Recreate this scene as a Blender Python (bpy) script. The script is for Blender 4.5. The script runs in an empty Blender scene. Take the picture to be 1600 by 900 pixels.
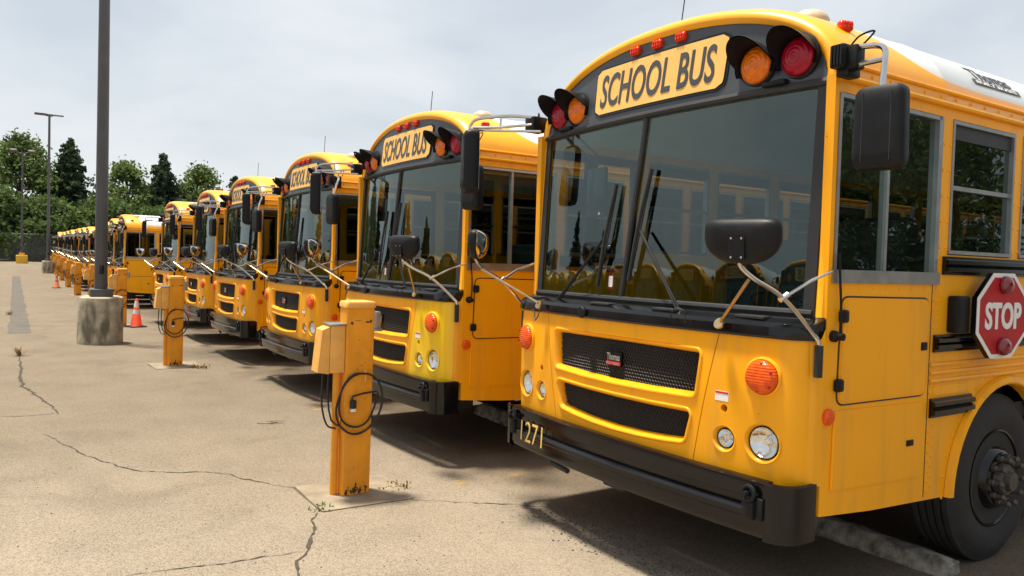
import bpy, bmesh, math, random
from mathutils import Vector, Matrix
R = math.radians
scene = bpy.context.scene
col = scene.collection
random.seed(7)

# ------------------------------------------------------------------ camera
CAM = Vector((3.3713, -3.0649, 1.8328)); YAW, PITCH, ROLL = R(56.7153), R(-3.0737), R(2.4052); FPX = 1187.28
fwd = Vector((-math.sin(YAW) * math.cos(PITCH), math.cos(YAW) * math.cos(PITCH), math.sin(PITCH)))
rt0 = Vector((math.cos(YAW), math.sin(YAW), 0)); up0 = rt0.cross(fwd)
RT = math.cos(ROLL) * rt0 + math.sin(ROLL) * up0
UP = -math.sin(ROLL) * rt0 + math.cos(ROLL) * up0
cam_d = bpy.data.cameras.new('camera'); cam_o = bpy.data.objects.new('camera', cam_d); col.objects.link(cam_o)
cam_o.matrix_world = Matrix(((RT.x, UP.x, -fwd.x, CAM.x), (RT.y, UP.y, -fwd.y, CAM.y), (RT.z, UP.z, -fwd.z, CAM.z), (0, 0, 0, 1)))
cam_d.sensor_width = 36; cam_d.lens = FPX / 1600 * 36; cam_d.clip_start = .05; cam_d.clip_end = 3000
scene.camera = cam_o

def gz(x):
    """the lot falls away gently along the row of buses"""
    if x > 12: return .372
    if x > -40: return .031 * x
    if x > -200: return -1.24 + .015 * (x + 40)
    return -3.64
TILT = -.026
def gp(px, py):
    """photo pixel -> point on the ground"""
    d = fwd + RT * ((px - 800) / FPX) - UP * ((py - 450) / FPX); lo, hi = .5, 900.
    for k in range(60):
        m_ = (lo + hi) / 2; p = CAM + d * m_
        if p.z > gz(p.x): lo = m_
        else: hi = m_
    return CAM + d * lo

# ------------------------------------------------------------------ light
SUN = Vector((-.21, -.17, 1)).normalized()        # towards the sun
world = bpy.data.worlds.new('World'); scene.world = world; world.use_nodes = True
nt = world.node_tree; nt.nodes.clear()
def N(t, typ, **kw):
    n = t.nodes.new(typ)
    for k, v in kw.items(): setattr(n, k, v)
    return n
out = N(nt, 'ShaderNodeOutputWorld'); bg = N(nt, 'ShaderNodeBackground')
sky = N(nt, 'ShaderNodeTexSky'); sky.sky_type = 'NISHITA'; sky.sun_disc = False
sky.sun_elevation = math.asin(SUN.z); sky.sun_rotation = math.atan2(SUN.x, SUN.y)
sky.air_density = 1.0; sky.dust_density = 2.5
sc_ = N(nt, 'ShaderNodeVectorMath', operation='SCALE'); sc_.inputs['Scale'].default_value = .12
nt.links.new(sky.outputs[0], sc_.inputs[0])
tc = N(nt, 'ShaderNodeTexCoord'); mp = N(nt, 'ShaderNodeMapping'); mp.inputs['Scale'].default_value = (1.5, 1.5, 3.8)
nt.links.new(tc.outputs['Generated'], mp.inputs[0])
n1 = N(nt, 'ShaderNodeTexNoise'); n1.inputs['Scale'].default_value = 1.6; n1.inputs['Detail'].default_value = 7; n1.inputs['Roughness'].default_value = .5
n1.inputs['Distortion'].default_value = .35
nt.links.new(mp.outputs[0], n1.inputs['Vector'])
cr = N(nt, 'ShaderNodeValToRGB'); nt.links.new(n1.outputs[0], cr.inputs[0])
e = cr.color_ramp.elements; e[0].position = .34; e[0].color = (.375, .41, .445, 1); e[1].position = .64; e[1].color = (.515, .533, .545, 1)
mixs = N(nt, 'ShaderNodeMixRGB'); mixs.inputs[0].default_value = .9
nt.links.new(sc_.outputs[0], mixs.inputs[1]); nt.links.new(cr.outputs[0], mixs.inputs[2])
nt.links.new(mixs.outputs[0], bg.inputs[0]); bg.inputs[1].default_value = 1.0
nt.links.new(bg.outputs[0], out.inputs[0])
sun_d = bpy.data.lights.new('sun', 'SUN'); sun_d.energy = 4.5; sun_d.angle = R(6.5); sun_d.color = (1, .93, .80)
sun_o = bpy.data.objects.new('sun', sun_d); col.objects.link(sun_o)
sun_o.rotation_euler = SUN.to_track_quat('Z', 'Y').to_euler(); sun_o.location = (0, 0, 30)
scene.view_settings.view_transform = 'Standard'; scene.view_settings.look = 'None'
scene.view_settings.exposure = 0.74; scene.view_settings.gamma = 1.0
scene.render.engine = 'CYCLES'
scene.cycles.max_bounces = 8; scene.cycles.transparent_max_bounces = 16

# ------------------------------------------------------------------ materials
M = {}
def pm(name, c, rough=.5, metal=0., var=.08, scale=6., bump=0., bscale=80., coat=0., spec=.5, c2=None, detail=4):
    m = bpy.data.materials.new(name); m.use_nodes = True; t = m.node_tree
    b = t.nodes['Principled BSDF']
    b.inputs['Metallic'].default_value = metal; b.inputs['Coat Weight'].default_value = coat
    b.inputs['Coat Roughness'].default_value = .08; b.inputs['Specular IOR Level'].default_value = spec
    co = N(t, 'ShaderNodeTexCoord'); no = N(t, 'ShaderNodeTexNoise'); no.inputs['Scale'].default_value = scale; no.inputs['Detail'].default_value = detail
    t.links.new(co.outputs['Object'], no.inputs['Vector'])
    r = N(t, 'ShaderNodeValToRGB'); t.links.new(no.outputs[0], r.inputs[0])
    lo = [max(0, x * (1 - var)) for x in c] if c2 is None else list(c2); hi = [min(1, x * (1 + var)) for x in c]
    r.color_ramp.elements[0].position = .32; r.color_ramp.elements[0].color = (*lo, 1)
    r.color_ramp.elements[1].position = .68; r.color_ramp.elements[1].color = (*hi, 1)
    t.links.new(r.outputs[0], b.inputs['Base Color'])
    rr = N(t, 'ShaderNodeMapRange'); rr.inputs['To Min'].default_value = max(0, rough - .06); rr.inputs['To Max'].default_value = min(1, rough + .08)
    t.links.new(no.outputs[0], rr.inputs[0]); t.links.new(rr.outputs[0], b.inputs['Roughness'])
    if bump:
        n2 = N(t, 'ShaderNodeTexNoise'); n2.inputs['Scale'].default_value = bscale; n2.inputs['Detail'].default_value = 5
        t.links.new(co.outputs['Object'], n2.inputs['Vector'])
        bp = N(t, 'ShaderNodeBump'); bp.inputs['Strength'].default_value = bump; bp.inputs['Distance'].default_value = .01
        t.links.new(n2.outputs[0], bp.inputs['Height']); t.links.new(bp.outputs[0], b.inputs['Normal'])
    M[name] = m
    return m
YEL = (.95, .405, .006)
pm('bus_yellow', YEL, .34, var=.05, scale=1.6, bump=.02, bscale=9, coat=.04, spec=.3)
pm('side_yellow', (.95, .40, .005), .36, var=.06, scale=1.3, bump=.12, bscale=3.5, coat=.03, spec=.3)
pm('lemon_yellow', (.96, .60, .0), .3, var=.03, scale=1.5, coat=.3)
pm('sign_yellow', (.82, .47, .12), .5, var=.07, scale=7)
pm('header_grey', (.042, .047, .055), .42, var=.15, scale=5, coat=.1)
pm('black_paint', (.004, .004, .005), .13, var=.2, scale=4, spec=.4)
pm('black_plastic', (.009, .0095, .011), .45, var=.15, scale=20, bump=.05, bscale=300, spec=.22)
pm('rubber', (.022, .022, .022), .8, var=.2, scale=14, bump=.1, bscale=120)
pm('gasket', (.02, .02, .022), .5, var=.15, scale=12)
pm('chrome', (.58, .57, .55), .18, 1., var=.08, scale=9)
pm('brass_rod', (.55, .40, .22), .3, 1., var=.15, scale=14)
pm('aluminium', (.36, .37, .38), .38, .85, var=.12, scale=10)
pm('reflector', (.9, .9, .88), .08, 1., var=.05, scale=30, bump=.25, bscale=34)
pm('grille_black', (.012, .012, .013), .45, var=.2, scale=8)
pm('interior_dark', (.035, .04, .042), .7, var=.2, scale=3)
pm('headliner', (.62, .64, .63), .7, var=.05, scale=2)
pm('seat_vinyl', (.018, .06, .055), .45, var=.15, scale=5)
pm('white_paint', (.78, .78, .76), .4, var=.04, scale=4)
pm('stop_red', (.42, .012, .02), .4, var=.08, scale=9)
pm('lens_dark_red', (.20, .006, .015), .12, var=.1, scale=25, coat=.6)
pm('dome_beige', (.52, .42, .27), .45, var=.1, scale=20)
pm('decal_white', (.8, .79, .76), .5, var=.03)
pm('decal_red', (.6, .02, .03), .5, var=.03)
pm('number_yellow', (.82, .55, .13), .5, var=.1, scale=30)
pm('logo_silver', (.55, .55, .55), .3, .7, var=.1, scale=30)
pm('post_yellow', (.80, .32, .02), .55, var=.10, scale=7, bump=.12, bscale=25, spec=.25)
pm('box_yellow', (.80, .41, .09), .55, var=.09, scale=9, bump=.1, bscale=30)
pm('rust', (.10, .04, .018), .85, var=.4, scale=30, bump=.3)
pm('cable_black', (.012, .012, .012), .5, var=.2)
pm('pole_brown', (.075, .074, .074), .5, var=.1, scale=3)
pm('stop_concrete', (.30, .27, .225), .95, var=.3, scale=14, bump=1.0, bscale=70, c2=(.10, .09, .075), detail=10)
pm('pad_concrete', (.29, .235, .165), .92, var=.12, scale=5, bump=.35, bscale=60, c2=(.20, .16, .11))
pm('crack_fill', (.055, .045, .033), .95, var=.35, scale=20)
pm('patch_asphalt', (.135, .122, .105), 1.0, var=.15, scale=3, bump=.3, bscale=90, spec=.05)
pm('cone_orange', (.85, .07, .02), .5, var=.06, scale=8)
pm('cone_faded', (.62, .17, .08), .6, var=.1, scale=8)
pm('fence_steel', (.28, .29, .28), .5, .5, var=.1)
pm('bark', (.07, .055, .04), .9, var=.3, scale=6, bump=.4, bscale=20)
pm('dry_weed', (.26, .19, .08), .9, var=.3, scale=30)
pm('weed_green', (.10, .13, .03), .8, var=.3, scale=30)
pm('pebble', (.12, .11, .10), .8, var=.5, scale=40)
pm('twig', (.09, .06, .04), .9, var=.3)
pm('lamp_head', (.10, .09, .085), .5, var=.1)
pm('hub_steel', (.075, .066, .058), .5, .3, var=.3, scale=40)
pm('base_yellow', (.70, .38, .02), .6, var=.12, scale=3)

def lens(name, c, ring=True, sc=60):
    m = pm(name, c, .22, var=.2, scale=30, coat=.15); t = m.node_tree; b = t.nodes['Principled BSDF']
    co = N(t, 'ShaderNodeTexCoord'); w = N(t, 'ShaderNodeTexWave'); w.wave_type = 'RINGS' if ring else 'BANDS'
    if ring: w.rings_direction = 'Y'
    else: w.bands_direction = 'Z'
    w.inputs['Scale'].default_value = sc / 4; w.inputs['Distortion'].default_value = .4
    t.links.new(co.outputs['Object'], w.inputs['Vector'])
    bp = N(t, 'ShaderNodeBump'); bp.inputs['Strength'].default_value = .5; bp.inputs['Distance'].default_value = .004
    t.links.new(w.outputs[1], bp.inputs['Height']); t.links.new(bp.outputs[0], b.inputs['Normal'])
    b.inputs['Specular IOR Level'].default_value = .3
lens('lens_orange', (.80, .09, .002), False, 90)
lens('lens_amber', (.78, .17, .002))
lens('lens_red', (.34, .003, .02))
lens('lens_marker', (.72, .035, .003), False, 60)

def glass(name, tint, ior, rough=0.0):
    m = bpy.data.materials.new(name); m.use_nodes = True; t = m.node_tree; t.nodes.clear()
    o = N(t, 'ShaderNodeOutputMaterial'); mx = N(t, 'ShaderNodeMixShader'); tr = N(t, 'ShaderNodeBsdfTransparent'); gl = N(t, 'ShaderNodeBsdfGlossy')
    tr.inputs[0].default_value = (*tint, 1); gl.inputs['Roughness'].default_value = rough; gl.inputs[0].default_value = (.82, .97, .97, 1)
    ge = N(t, 'ShaderNodeNewGeometry'); dt = N(t, 'ShaderNodeVectorMath', operation='DOT_PRODUCT')
    t.links.new(ge.outputs['Normal'], dt.inputs[0]); t.links.new(ge.outputs['Incoming'], dt.inputs[1])
    def mm(op, x, y, z=None):
        n = N(t, 'ShaderNodeMath', operation=op)
        for i, v in enumerate((x, y, z)):
            if v is None: continue
            if isinstance(v, (int, float)): n.inputs[i].default_value = v
            else: t.links.new(v, n.inputs[i])
        return n.outputs[0]
    f0 = ((ior - 1) / (ior + 1)) ** 2
    fres = mm('MULTIPLY_ADD', mm('POWER', mm('SUBTRACT', 1, mm('ABSOLUTE', dt.outputs['Value'], 0)), 5), 1 - f0, f0)
    co = N(t, 'ShaderNodeTexCoord'); no = N(t, 'ShaderNodeTexNoise'); no.inputs['Scale'].default_value = 1.3
    t.links.new(co.outputs['Object'], no.inputs['Vector'])
    bp = N(t, 'ShaderNodeBump'); bp.inputs['Strength'].default_value = .05; bp.inputs['Distance'].default_value = .05
    t.links.new(no.outputs[0], bp.inputs['Height']); t.links.new(bp.outputs[0], gl.inputs['Normal'])
    t.links.new(fres, mx.inputs[0]); t.links.new(tr.outputs[0], mx.inputs[1]); t.links.new(gl.outputs[0], mx.inputs[2])
    t.links.new(mx.outputs[0], o.inputs[0]); M[name] = m
glass('windshield_glass', (.58, .74, .70), 1.85)
glass('window_glass', (.42, .48, .46), 1.55)
glass('tinted_glass', (.28, .32, .32), 1.5)
glass('lamp_glass', (.9, .9, .9), 1.45)

def grime(name):
    t = M[name].node_tree; b = t.nodes['Principled BSDF']; src = b.inputs['Base Color'].links[0].from_socket
    co = N(t, 'ShaderNodeTexCoord'); mp_ = N(t, 'ShaderNodeMapping'); mp_.inputs['Scale'].default_value = (5, 5, .55); t.links.new(co.outputs['Object'], mp_.inputs[0])
    st = N(t, 'ShaderNodeTexNoise'); st.inputs['Scale'].default_value = 2.2; st.inputs['Detail'].default_value = 9; t.links.new(mp_.outputs[0], st.inputs['Vector'])
    r1 = N(t, 'ShaderNodeValToRGB'); t.links.new(st.outputs[0], r1.inputs[0]); r1.color_ramp.elements[0].position = .5; r1.color_ramp.elements[0].color = (0, 0, 0, 1); r1.color_ramp.elements[1].position = .78; r1.color_ramp.elements[1].color = (.42, .42, .42, 1)
    m1 = N(t, 'ShaderNodeMixRGB'); t.links.new(r1.outputs[0], m1.inputs[0]); t.links.new(src, m1.inputs[1]); m1.inputs[2].default_value = (.50, .25, .06, 1)
    vo = N(t, 'ShaderNodeTexVoronoi'); vo.inputs['Scale'].default_value = 16; t.links.new(co.outputs['Object'], vo.inputs['Vector'])
    sp = N(t, 'ShaderNodeSeparateColor'); t.links.new(vo.outputs['Color'], sp.inputs[0])
    g1 = N(t, 'ShaderNodeMath', operation='GREATER_THAN'); t.links.new(sp.outputs[0], g1.inputs[0]); g1.inputs[1].default_value = .90
    l1 = N(t, 'ShaderNodeMath', operation='LESS_THAN'); t.links.new(vo.outputs['Distance'], l1.inputs[0]); l1.inputs[1].default_value = .075
    mu = N(t, 'ShaderNodeMath', operation='MULTIPLY'); t.links.new(g1.outputs[0], mu.inputs[0]); t.links.new(l1.outputs[0], mu.inputs[1])
    mu2 = N(t, 'ShaderNodeMath', operation='MULTIPLY'); t.links.new(mu.outputs[0], mu2.inputs[0]); mu2.inputs[1].default_value = .6
    m2 = N(t, 'ShaderNodeMixRGB'); t.links.new(mu2.outputs[0], m2.inputs[0]); t.links.new(m1.outputs[0], m2.inputs[1]); m2.inputs[2].default_value = (.12, .06, .02, 1)
    t.links.new(m2.outputs[0], b.inputs['Base Color'])
for q in ('bus_yellow', 'side_yellow', 'lemon_yellow', 'post_yellow', 'box_yellow'): grime(q)

# roof: yellow flanks and front cap, white crown (a paint scheme that follows the body)
m = pm('roof_paint', YEL, .35, var=.05, scale=2, coat=.2); t = m.node_tree; b = t.nodes['Principled BSDF']
ramp_out = b.inputs['Base Color'].links[0].from_socket
co = N(t, 'ShaderNodeTexCoord'); sx = N(t, 'ShaderNodeSeparateXYZ'); t.links.new(co.outputs['Object'], sx.inputs[0])
def math_(op, a, bb=None, c=None):
    n = N(t, 'ShaderNodeMath', operation=op)
    for i, v in enumerate((a, bb, c)):
        if v is None: continue
        if isinstance(v, (int, float)): n.inputs[i].default_value = v
        else: t.links.new(v, n.inputs[i])
    return n.outputs[0]
ex = math_('POWER', 2.71828, math_('MULTIPLY', math_('SUBTRACT', sx.outputs[1], .55), -1 / .22))
zb = math_('MULTIPLY_ADD', ex, .42, 2.785)
mask = math_('SMOOTH_MIN', math_('MAXIMUM', math_('MULTIPLY', math_('SUBTRACT', sx.outputs[2], zb), 200), 0), 1, .01)
mxr = N(t, 'ShaderNodeMixRGB'); t.links.new(mask, mxr.inputs[0]); t.links.new(ramp_out, mxr.inputs[1]); mxr.inputs[2].default_value = (.62, .64, .645, 1)
t.links.new(mxr.outputs[0], b.inputs['Base Color'])

# ground: sun-bleached exposed-aggregate paving
m = bpy.data.materials.new('paving'); m.use_nodes = True; t = m.node_tree; b = t.nodes['Principled BSDF']; M['paving'] = m
b.inputs['Roughness'].default_value = .95; b.inputs['Specular IOR Level'].default_value = .12
co = N(t, 'ShaderNodeTexCoord')
def tex(kind, scale, detail=4, vec=None, **kw):
    n = N(t, kind); n.inputs['Scale'].default_value = scale
    if 'Detail' in n.inputs: n.inputs['Detail'].default_value = detail
    t.links.new(vec or co.outputs['Object'], n.inputs['Vector'])
    for k, v in kw.items(): setattr(n, k, v)
    return n
def ramp(src, stops):
    r = N(t, 'ShaderNodeValToRGB'); t.links.new(src, r.inputs[0]); el = r.color_ramp.elements
    while len(el) < len(stops): el.new(.5)
    for q, (p, c) in zip(el, stops): q.position = p; q.color = (*c, 1)
    return r.outputs[0]
def mixc(f, a, bb, mode='MIX'):
    n = N(t, 'ShaderNodeMixRGB', blend_type=mode)
    for i, v in enumerate((f, a, bb)):
        if isinstance(v, (int, float)): n.inputs[i].default_value = v
        elif isinstance(v, tuple): n.inputs[i].default_value = (*v, 1)
        else: t.links.new(v, n.inputs[i])
    return n.outputs[0]
mpp = N(t, 'ShaderNodeMapping'); mpp.inputs['Scale'].default_value = (.55, 1.6, 1); t.links.new(co.outputs['Object'], mpp.inputs[0])
big = tex('ShaderNodeTexNoise', .35, 6, mpp.outputs[0]); mid = tex('ShaderNodeTexNoise', 1.7, 12); fine = tex('ShaderNodeTexNoise', 90, 4)
vor = tex('ShaderNodeTexVoronoi', 130); vor2 = tex('ShaderNodeTexVoronoi', 16)
c0 = ramp(big.outputs[0], [(.3, (.120, .094, .066)), (.5, (.195, .153, .107)), (.7, (.27, .214, .15))])
c1 = mixc(.45, c0, ramp(mid.outputs[0], [(.3, (.148, .118, .086)), (.52, (.25, .2, .143)), (.72, (.315, .26, .192))]))
sep = N(t, 'ShaderNodeSeparateColor'); t.links.new(vor.outputs['Color'], sep.inputs[0])
c2 = mixc(.42, c1, ramp(sep.outputs[0], [(0, (.08, .064, .046)), (.25, (.22, .176, .125)), (.75, (.28, .226, .163)), (1, (.52, .45, .36))]))
sep2 = N(t, 'ShaderNodeSeparateColor'); t.links.new(vor2.outputs['Color'], sep2.inputs[0])
spots = N(t, 'ShaderNodeMath', operation='MULTIPLY')
t.links.new(ramp(sep2.outputs[1], [(.93, (0, 0, 0)), (.95, (1, 1, 1))]), spots.inputs[0])
t.links.new(ramp(vor2.outputs['Distance'], [(.08, (1, 1, 1)), (.16, (0, 0, 0))]), spots.inputs[1])
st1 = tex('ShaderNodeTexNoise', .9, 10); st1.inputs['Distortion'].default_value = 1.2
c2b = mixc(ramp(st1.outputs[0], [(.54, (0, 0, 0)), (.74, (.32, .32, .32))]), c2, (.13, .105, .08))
sp3 = tex('ShaderNodeTexVoronoi', 7.5); sep3 = N(t, 'ShaderNodeSeparateColor'); t.links.new(sp3.outputs['Color'], sep3.inputs[0])
oil = N(t, 'ShaderNodeMath', operation='MULTIPLY'); t.links.new(ramp(sep3.outputs[0], [(.965, (0, 0, 0)), (.97, (.6, .6, .6))]), oil.inputs[0]); t.links.new(ramp(sp3.outputs['Distance'], [(.10, (1, 1, 1)), (.35, (0, 0, 0))]), oil.inputs[1])
c2c = mixc(oil.outputs[0], c2b, (.06, .05, .04))
c3 = mixc(spots.outputs[0], c2c, (.09, .07, .05))
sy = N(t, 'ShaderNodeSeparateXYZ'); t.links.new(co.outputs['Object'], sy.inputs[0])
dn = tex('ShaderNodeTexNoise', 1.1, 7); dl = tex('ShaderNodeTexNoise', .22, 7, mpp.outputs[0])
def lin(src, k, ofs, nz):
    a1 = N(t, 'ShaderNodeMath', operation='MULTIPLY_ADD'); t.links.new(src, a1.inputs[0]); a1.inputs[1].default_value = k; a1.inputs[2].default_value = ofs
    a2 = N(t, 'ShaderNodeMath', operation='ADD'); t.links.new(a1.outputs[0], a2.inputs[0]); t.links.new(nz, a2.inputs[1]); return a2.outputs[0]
bay = ramp(lin(sy.outputs[1], .55, 0, dn.outputs[0]), [(.35, (1, 1, 1)), (.75, (.66, .64, .62)), (1, (.50, .48, .46))])  # oily paving in the bays, darkened further to deepen the shade under the buses
darker = ramp(lin(sy.outputs[0], -.10, -.28, dl.outputs[0]), [(.25, (1, 1, 1)), (.75, (.68, .665, .64))])  # paving tone drops along the row, its edge broken by noise
c4 = mixc(1.0, mixc(1.0, c3, bay, 'MULTIPLY'), darker, 'MULTIPLY')
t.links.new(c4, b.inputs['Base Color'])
bp = N(t, 'ShaderNodeBump'); bp.inputs['Strength'].default_value = .5; bp.inputs['Distance'].default_value = .008
hh = N(t, 'ShaderNodeMath', operation='ADD'); t.links.new(fine.outputs[0], hh.inputs[0]); t.links.new(vor.outputs['Distance'], hh.inputs[1])
t.links.new(hh.outputs[0], bp.inputs['Height']); t.links.new(bp.outputs[0], b.inputs['Normal'])

# stained, board-marked concrete of the lamp bases
m = pm('base_concrete', (.40, .345, .25), .92, var=.3, scale=5, bump=.5, bscale=30); t = m.node_tree; b = t.nodes['Principled BSDF']
src = b.inputs['Base Color'].links[0].from_socket; co = N(t, 'ShaderNodeTexCoord')
mp2 = N(t, 'ShaderNodeMapping'); mp2.inputs['Scale'].default_value = (4.5, 4.5, 1.5); t.links.new(co.outputs['Object'], mp2.inputs[0])
st = tex('ShaderNodeTexNoise', 1.0, 8, mp2.outputs[0])
fl = ramp(st.outputs[0], [(.50, (0, 0, 0)), (.64, (.78, .78, .78))])
t.links.new(mixc(fl, src, (.075, .066, .045)), b.inputs['Base Color'])

# worn yellow parking lines, chain link, leaves
m = bpy.data.materials.new('worn_line'); m.use_nodes = True; t = m.node_tree; b = t.nodes['Principled BSDF']; M['worn_line'] = m
b.inputs['Base Color'].default_value = (.55, .33, .07, 1); b.inputs['Roughness'].default_value = .85
co = N(t, 'ShaderNodeTexCoord'); a_ = tex('ShaderNodeTexNoise', 3.5, 8)
t.links.new(ramp(a_.outputs[0], [(.50, (0, 0, 0)), (.70, (.45, .45, .45))]), b.inputs['Alpha'])
m = bpy.data.materials.new('chain_link'); m.use_nodes = True; t = m.node_tree; b = t.nodes['Principled BSDF']; M['chain_link'] = m
b.inputs['Base Color'].default_value = (.22, .23, .22, 1); b.inputs['Metallic'].default_value = .5; b.inputs['Roughness'].default_value = .5
co = N(t, 'ShaderNodeTexCoord'); sx = N(t, 'ShaderNodeSeparateXYZ'); t.links.new(co.outputs['Object'], sx.inputs[0])
def wire(sgn):
    s_ = N(t, 'ShaderNodeMath', operation='MULTIPLY_ADD'); t.links.new(sx.outputs[2], s_.inputs[0]); s_.inputs[1].default_value = sgn; t.links.new(sx.outputs[1], s_.inputs[2])
    f_ = N(t, 'ShaderNodeMath', operation='PINGPONG'); t.links.new(s_.outputs[0], f_.inputs[0]); f_.inputs[1].default_value = .04
    l_ = N(t, 'ShaderNodeMath', operation='LESS_THAN'); t.links.new(f_.outputs[0], l_.inputs[0]); l_.inputs[1].default_value = .005
    return l_.outputs[0]
mxw = N(t, 'ShaderNodeMath', operation='MAXIMUM'); t.links.new(wire(1), mxw.inputs[0]); t.links.new(wire(-1), mxw.inputs[1])
t.links.new(mxw.outputs[0], b.inputs['Alpha'])
def leafmat(name, a, c):
    m = pm(name, a, .6, var=.3, scale=.55, c2=c, detail=6); t = m.node_tree; b = t.nodes['Principled BSDF']; src = b.inputs['Base Color'].links[0].from_socket
    b.inputs['Specular IOR Level'].default_value = .15
    tr = N(t, 'ShaderNodeBsdfTranslucent'); t.links.new(src, tr.inputs[0]); mx = N(t, 'ShaderNodeMixShader'); mx.inputs[0].default_value = .42
    t.links.new(b.outputs[0], mx.inputs[1]); t.links.new(tr.outputs[0], mx.inputs[2]); t.links.new(mx.outputs[0], t.nodes['Material Output'].inputs[0])
leafmat('leaf_light', (.16, .205, .055), (.085, .125, .035))
leafmat('leaf_mid', (.105, .155, .045), (.055, .09, .028))
leafmat('needle', (.085, .12, .065), (.04, .065, .04))

# ------------------------------------------------------------------ mesh helpers
def new(): return bmesh.new()
def fin(name, bm, mats, parent=None, ang=35, loc=None, norm=True):
    if norm: bmesh.ops.recalc_face_normals(bm, faces=bm.faces)
    me = bpy.data.meshes.new(name); bm.to_mesh(me); bm.free()
    return ob(name, me, mats, parent, ang, loc)
def ob(name, me, mats, parent=None, ang=35, loc=None):
    for q in (mats if isinstance(mats, (list, tuple)) else [mats]):
        if len(me.materials) < (len(mats) if isinstance(mats, (list, tuple)) else 1): me.materials.append(M[q])
    if ang is not None:
        me.shade_smooth(); me.set_sharp_from_angle(angle=R(ang))
    o = bpy.data.objects.new(name, me); col.objects.link(o); o.parent = parent
    if loc: o.location = loc
    return o
def inst(name, src, parent, loc=None, rot=None, scale=None):
    o = bpy.data.objects.new(name, src.data); col.objects.link(o); o.parent = parent
    if loc: o.location = loc
    if rot: o.rotation_euler = rot
    if scale: o.scale = scale
    return o
def box(bm, x0, x1, y0, y1, z0, z1, bev=0, seg=2, mi=0):
    r = bmesh.ops.create_cube(bm, size=1); vs = r['verts']
    for v in vs: v.co = Vector(((x0 + x1) / 2 + v.co.x * (x1 - x0), (y0 + y1) / 2 + v.co.y * (y1 - y0), (z0 + z1) / 2 + v.co.z * (z1 - z0)))
    fs = {f for v in vs for f in v.link_faces}
    for f in fs: f.material_index = mi
    if bev:
        es = list({e for v in vs for e in v.link_edges})
        bmesh.ops.bevel(bm, geom=es, offset=bev, segments=seg, affect='EDGES', profile=.5)
    return vs
def sm(pts, n=5):
    """Catmull-Rom through the points"""
    P = [Vector(p) for p in pts]; P = [2 * P[0] - P[1]] + P + [2 * P[-1] - P[-2]]; o = []
    for i in range(1, len(P) - 2):
        a, b_, c, d = P[i - 1:i + 3]
        for k in range(n):
            u = k / n
            o.append(.5 * ((2 * b_) + (c - a) * u + (2 * a - 5 * b_ + 4 * c - d) * u * u + (3 * b_ - a - 3 * c + d) * u ** 3))
    o.append(P[-2]); return o
def tube(bm, pts, r, n=8, smooth=0, mi=0):
    P = sm(pts, smooth) if smooth else [Vector(p) for p in pts]
    rs = r if isinstance(r, (list, tuple)) else [r] * len(P)
    rings = []; prev = None
    for i, p in enumerate(P):
        d = (P[min(i + 1, len(P) - 1)] - P[max(i - 1, 0)]).normalized()
        if prev is None: a = d.orthogonal().normalized()
        else: a = (prev - d * prev.dot(d)).normalized()
        prev = a; c = d.cross(a)
        rings.append([bm.verts.new(p + (a * math.cos(2 * math.pi * k / n) + c * math.sin(2 * math.pi * k / n)) * rs[i]) for k in range(n)])
    for A, B in zip(rings, rings[1:]):
        for k in range(n): bm.faces.new((A[k], A[(k + 1) % n], B[(k + 1) % n], B[k])).material_index = mi
    bm.faces.new(rings[0][::-1]).material_index = mi; bm.faces.new(rings[-1]).material_index = mi
def lathe(bm, prof, org, axis, n=24, mi=0, cap=True):
    """profile of (radius, height along axis)"""
    ax = Vector(axis).normalized(); a = ax.orthogonal().normalized(); c = ax.cross(a); org = Vector(org); rings = []
    for r_, h in prof:
        if r_ < 1e-6: rings.append([bm.verts.new(org + ax * h)])
        else: rings.append([bm.verts.new(org + ax * h + (a * math.cos(2 * math.pi * k / n) + c * math.sin(2 * math.pi * k / n)) * r_) for k in range(n)])
    for A, B in zip(rings, rings[1:]):
        for k in range(n):
            k2 = (k + 1) % n
            if len(A) == 1 and len(B) == 1: continue
            if len(A) == 1: f = bm.faces.new((A[0], B[k2], B[k]))
            elif len(B) == 1: f = bm.faces.new((A[k], A[k2], B[0]))
            else: f = bm.faces.new((A[k], A[k2], B[k2], B[k]))
            f.material_index = mi
    if cap:
        for q in (rings[0], rings[-1]):
            if len(q) > 2: bm.faces.new(q).material_index = mi
def grid(bm, rows, mi=0, closed=False):
    V = [[bm.verts.new(p) for p in r_] for r_ in rows]
    for A, B in zip(V, V[1:]):
        n = len(A)
        for k in range(n if closed else n - 1):
            bm.faces.new((A[k], A[(k + 1) % n], B[(k + 1) % n], B[k])).material_index = mi
    return V
def prism(bm, poly, fn, d0, d1, mi=0):
    """2-D polygon extruded between depths d0 and d1; fn(u, v, d) -> point"""
    A = [bm.verts.new(fn(u, v, d0)) for u, v in poly]; B = [bm.verts.new(fn(u, v, d1)) for u, v in poly]; n = len(poly)
    for k in range(n): bm.faces.new((A[k], A[(k + 1) % n], B[(k + 1) % n], B[k])).material_index = mi
    bm.faces.new(A[::-1]).material_index = mi; bm.faces.new(B).material_index = mi
def rpoly(c, r, n=5):
    """polygon with rounded corners"""
    o = []; L = len(c)
    for i in range(L):
        p = Vector(c[i]); a = (Vector(c[i - 1]) - p); b_ = (Vector(c[(i + 1) % L]) - p)
        rr = min(r, a.length * .45, b_.length * .45); p0 = p + a.normalized() * rr; p1 = p + b_.normalized() * rr
        for k in range(n + 1):
            u = k / n; o.append(tuple((1 - u) ** 2 * p0 + 2 * u * (1 - u) * p + u * u * p1))
    return o
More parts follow.
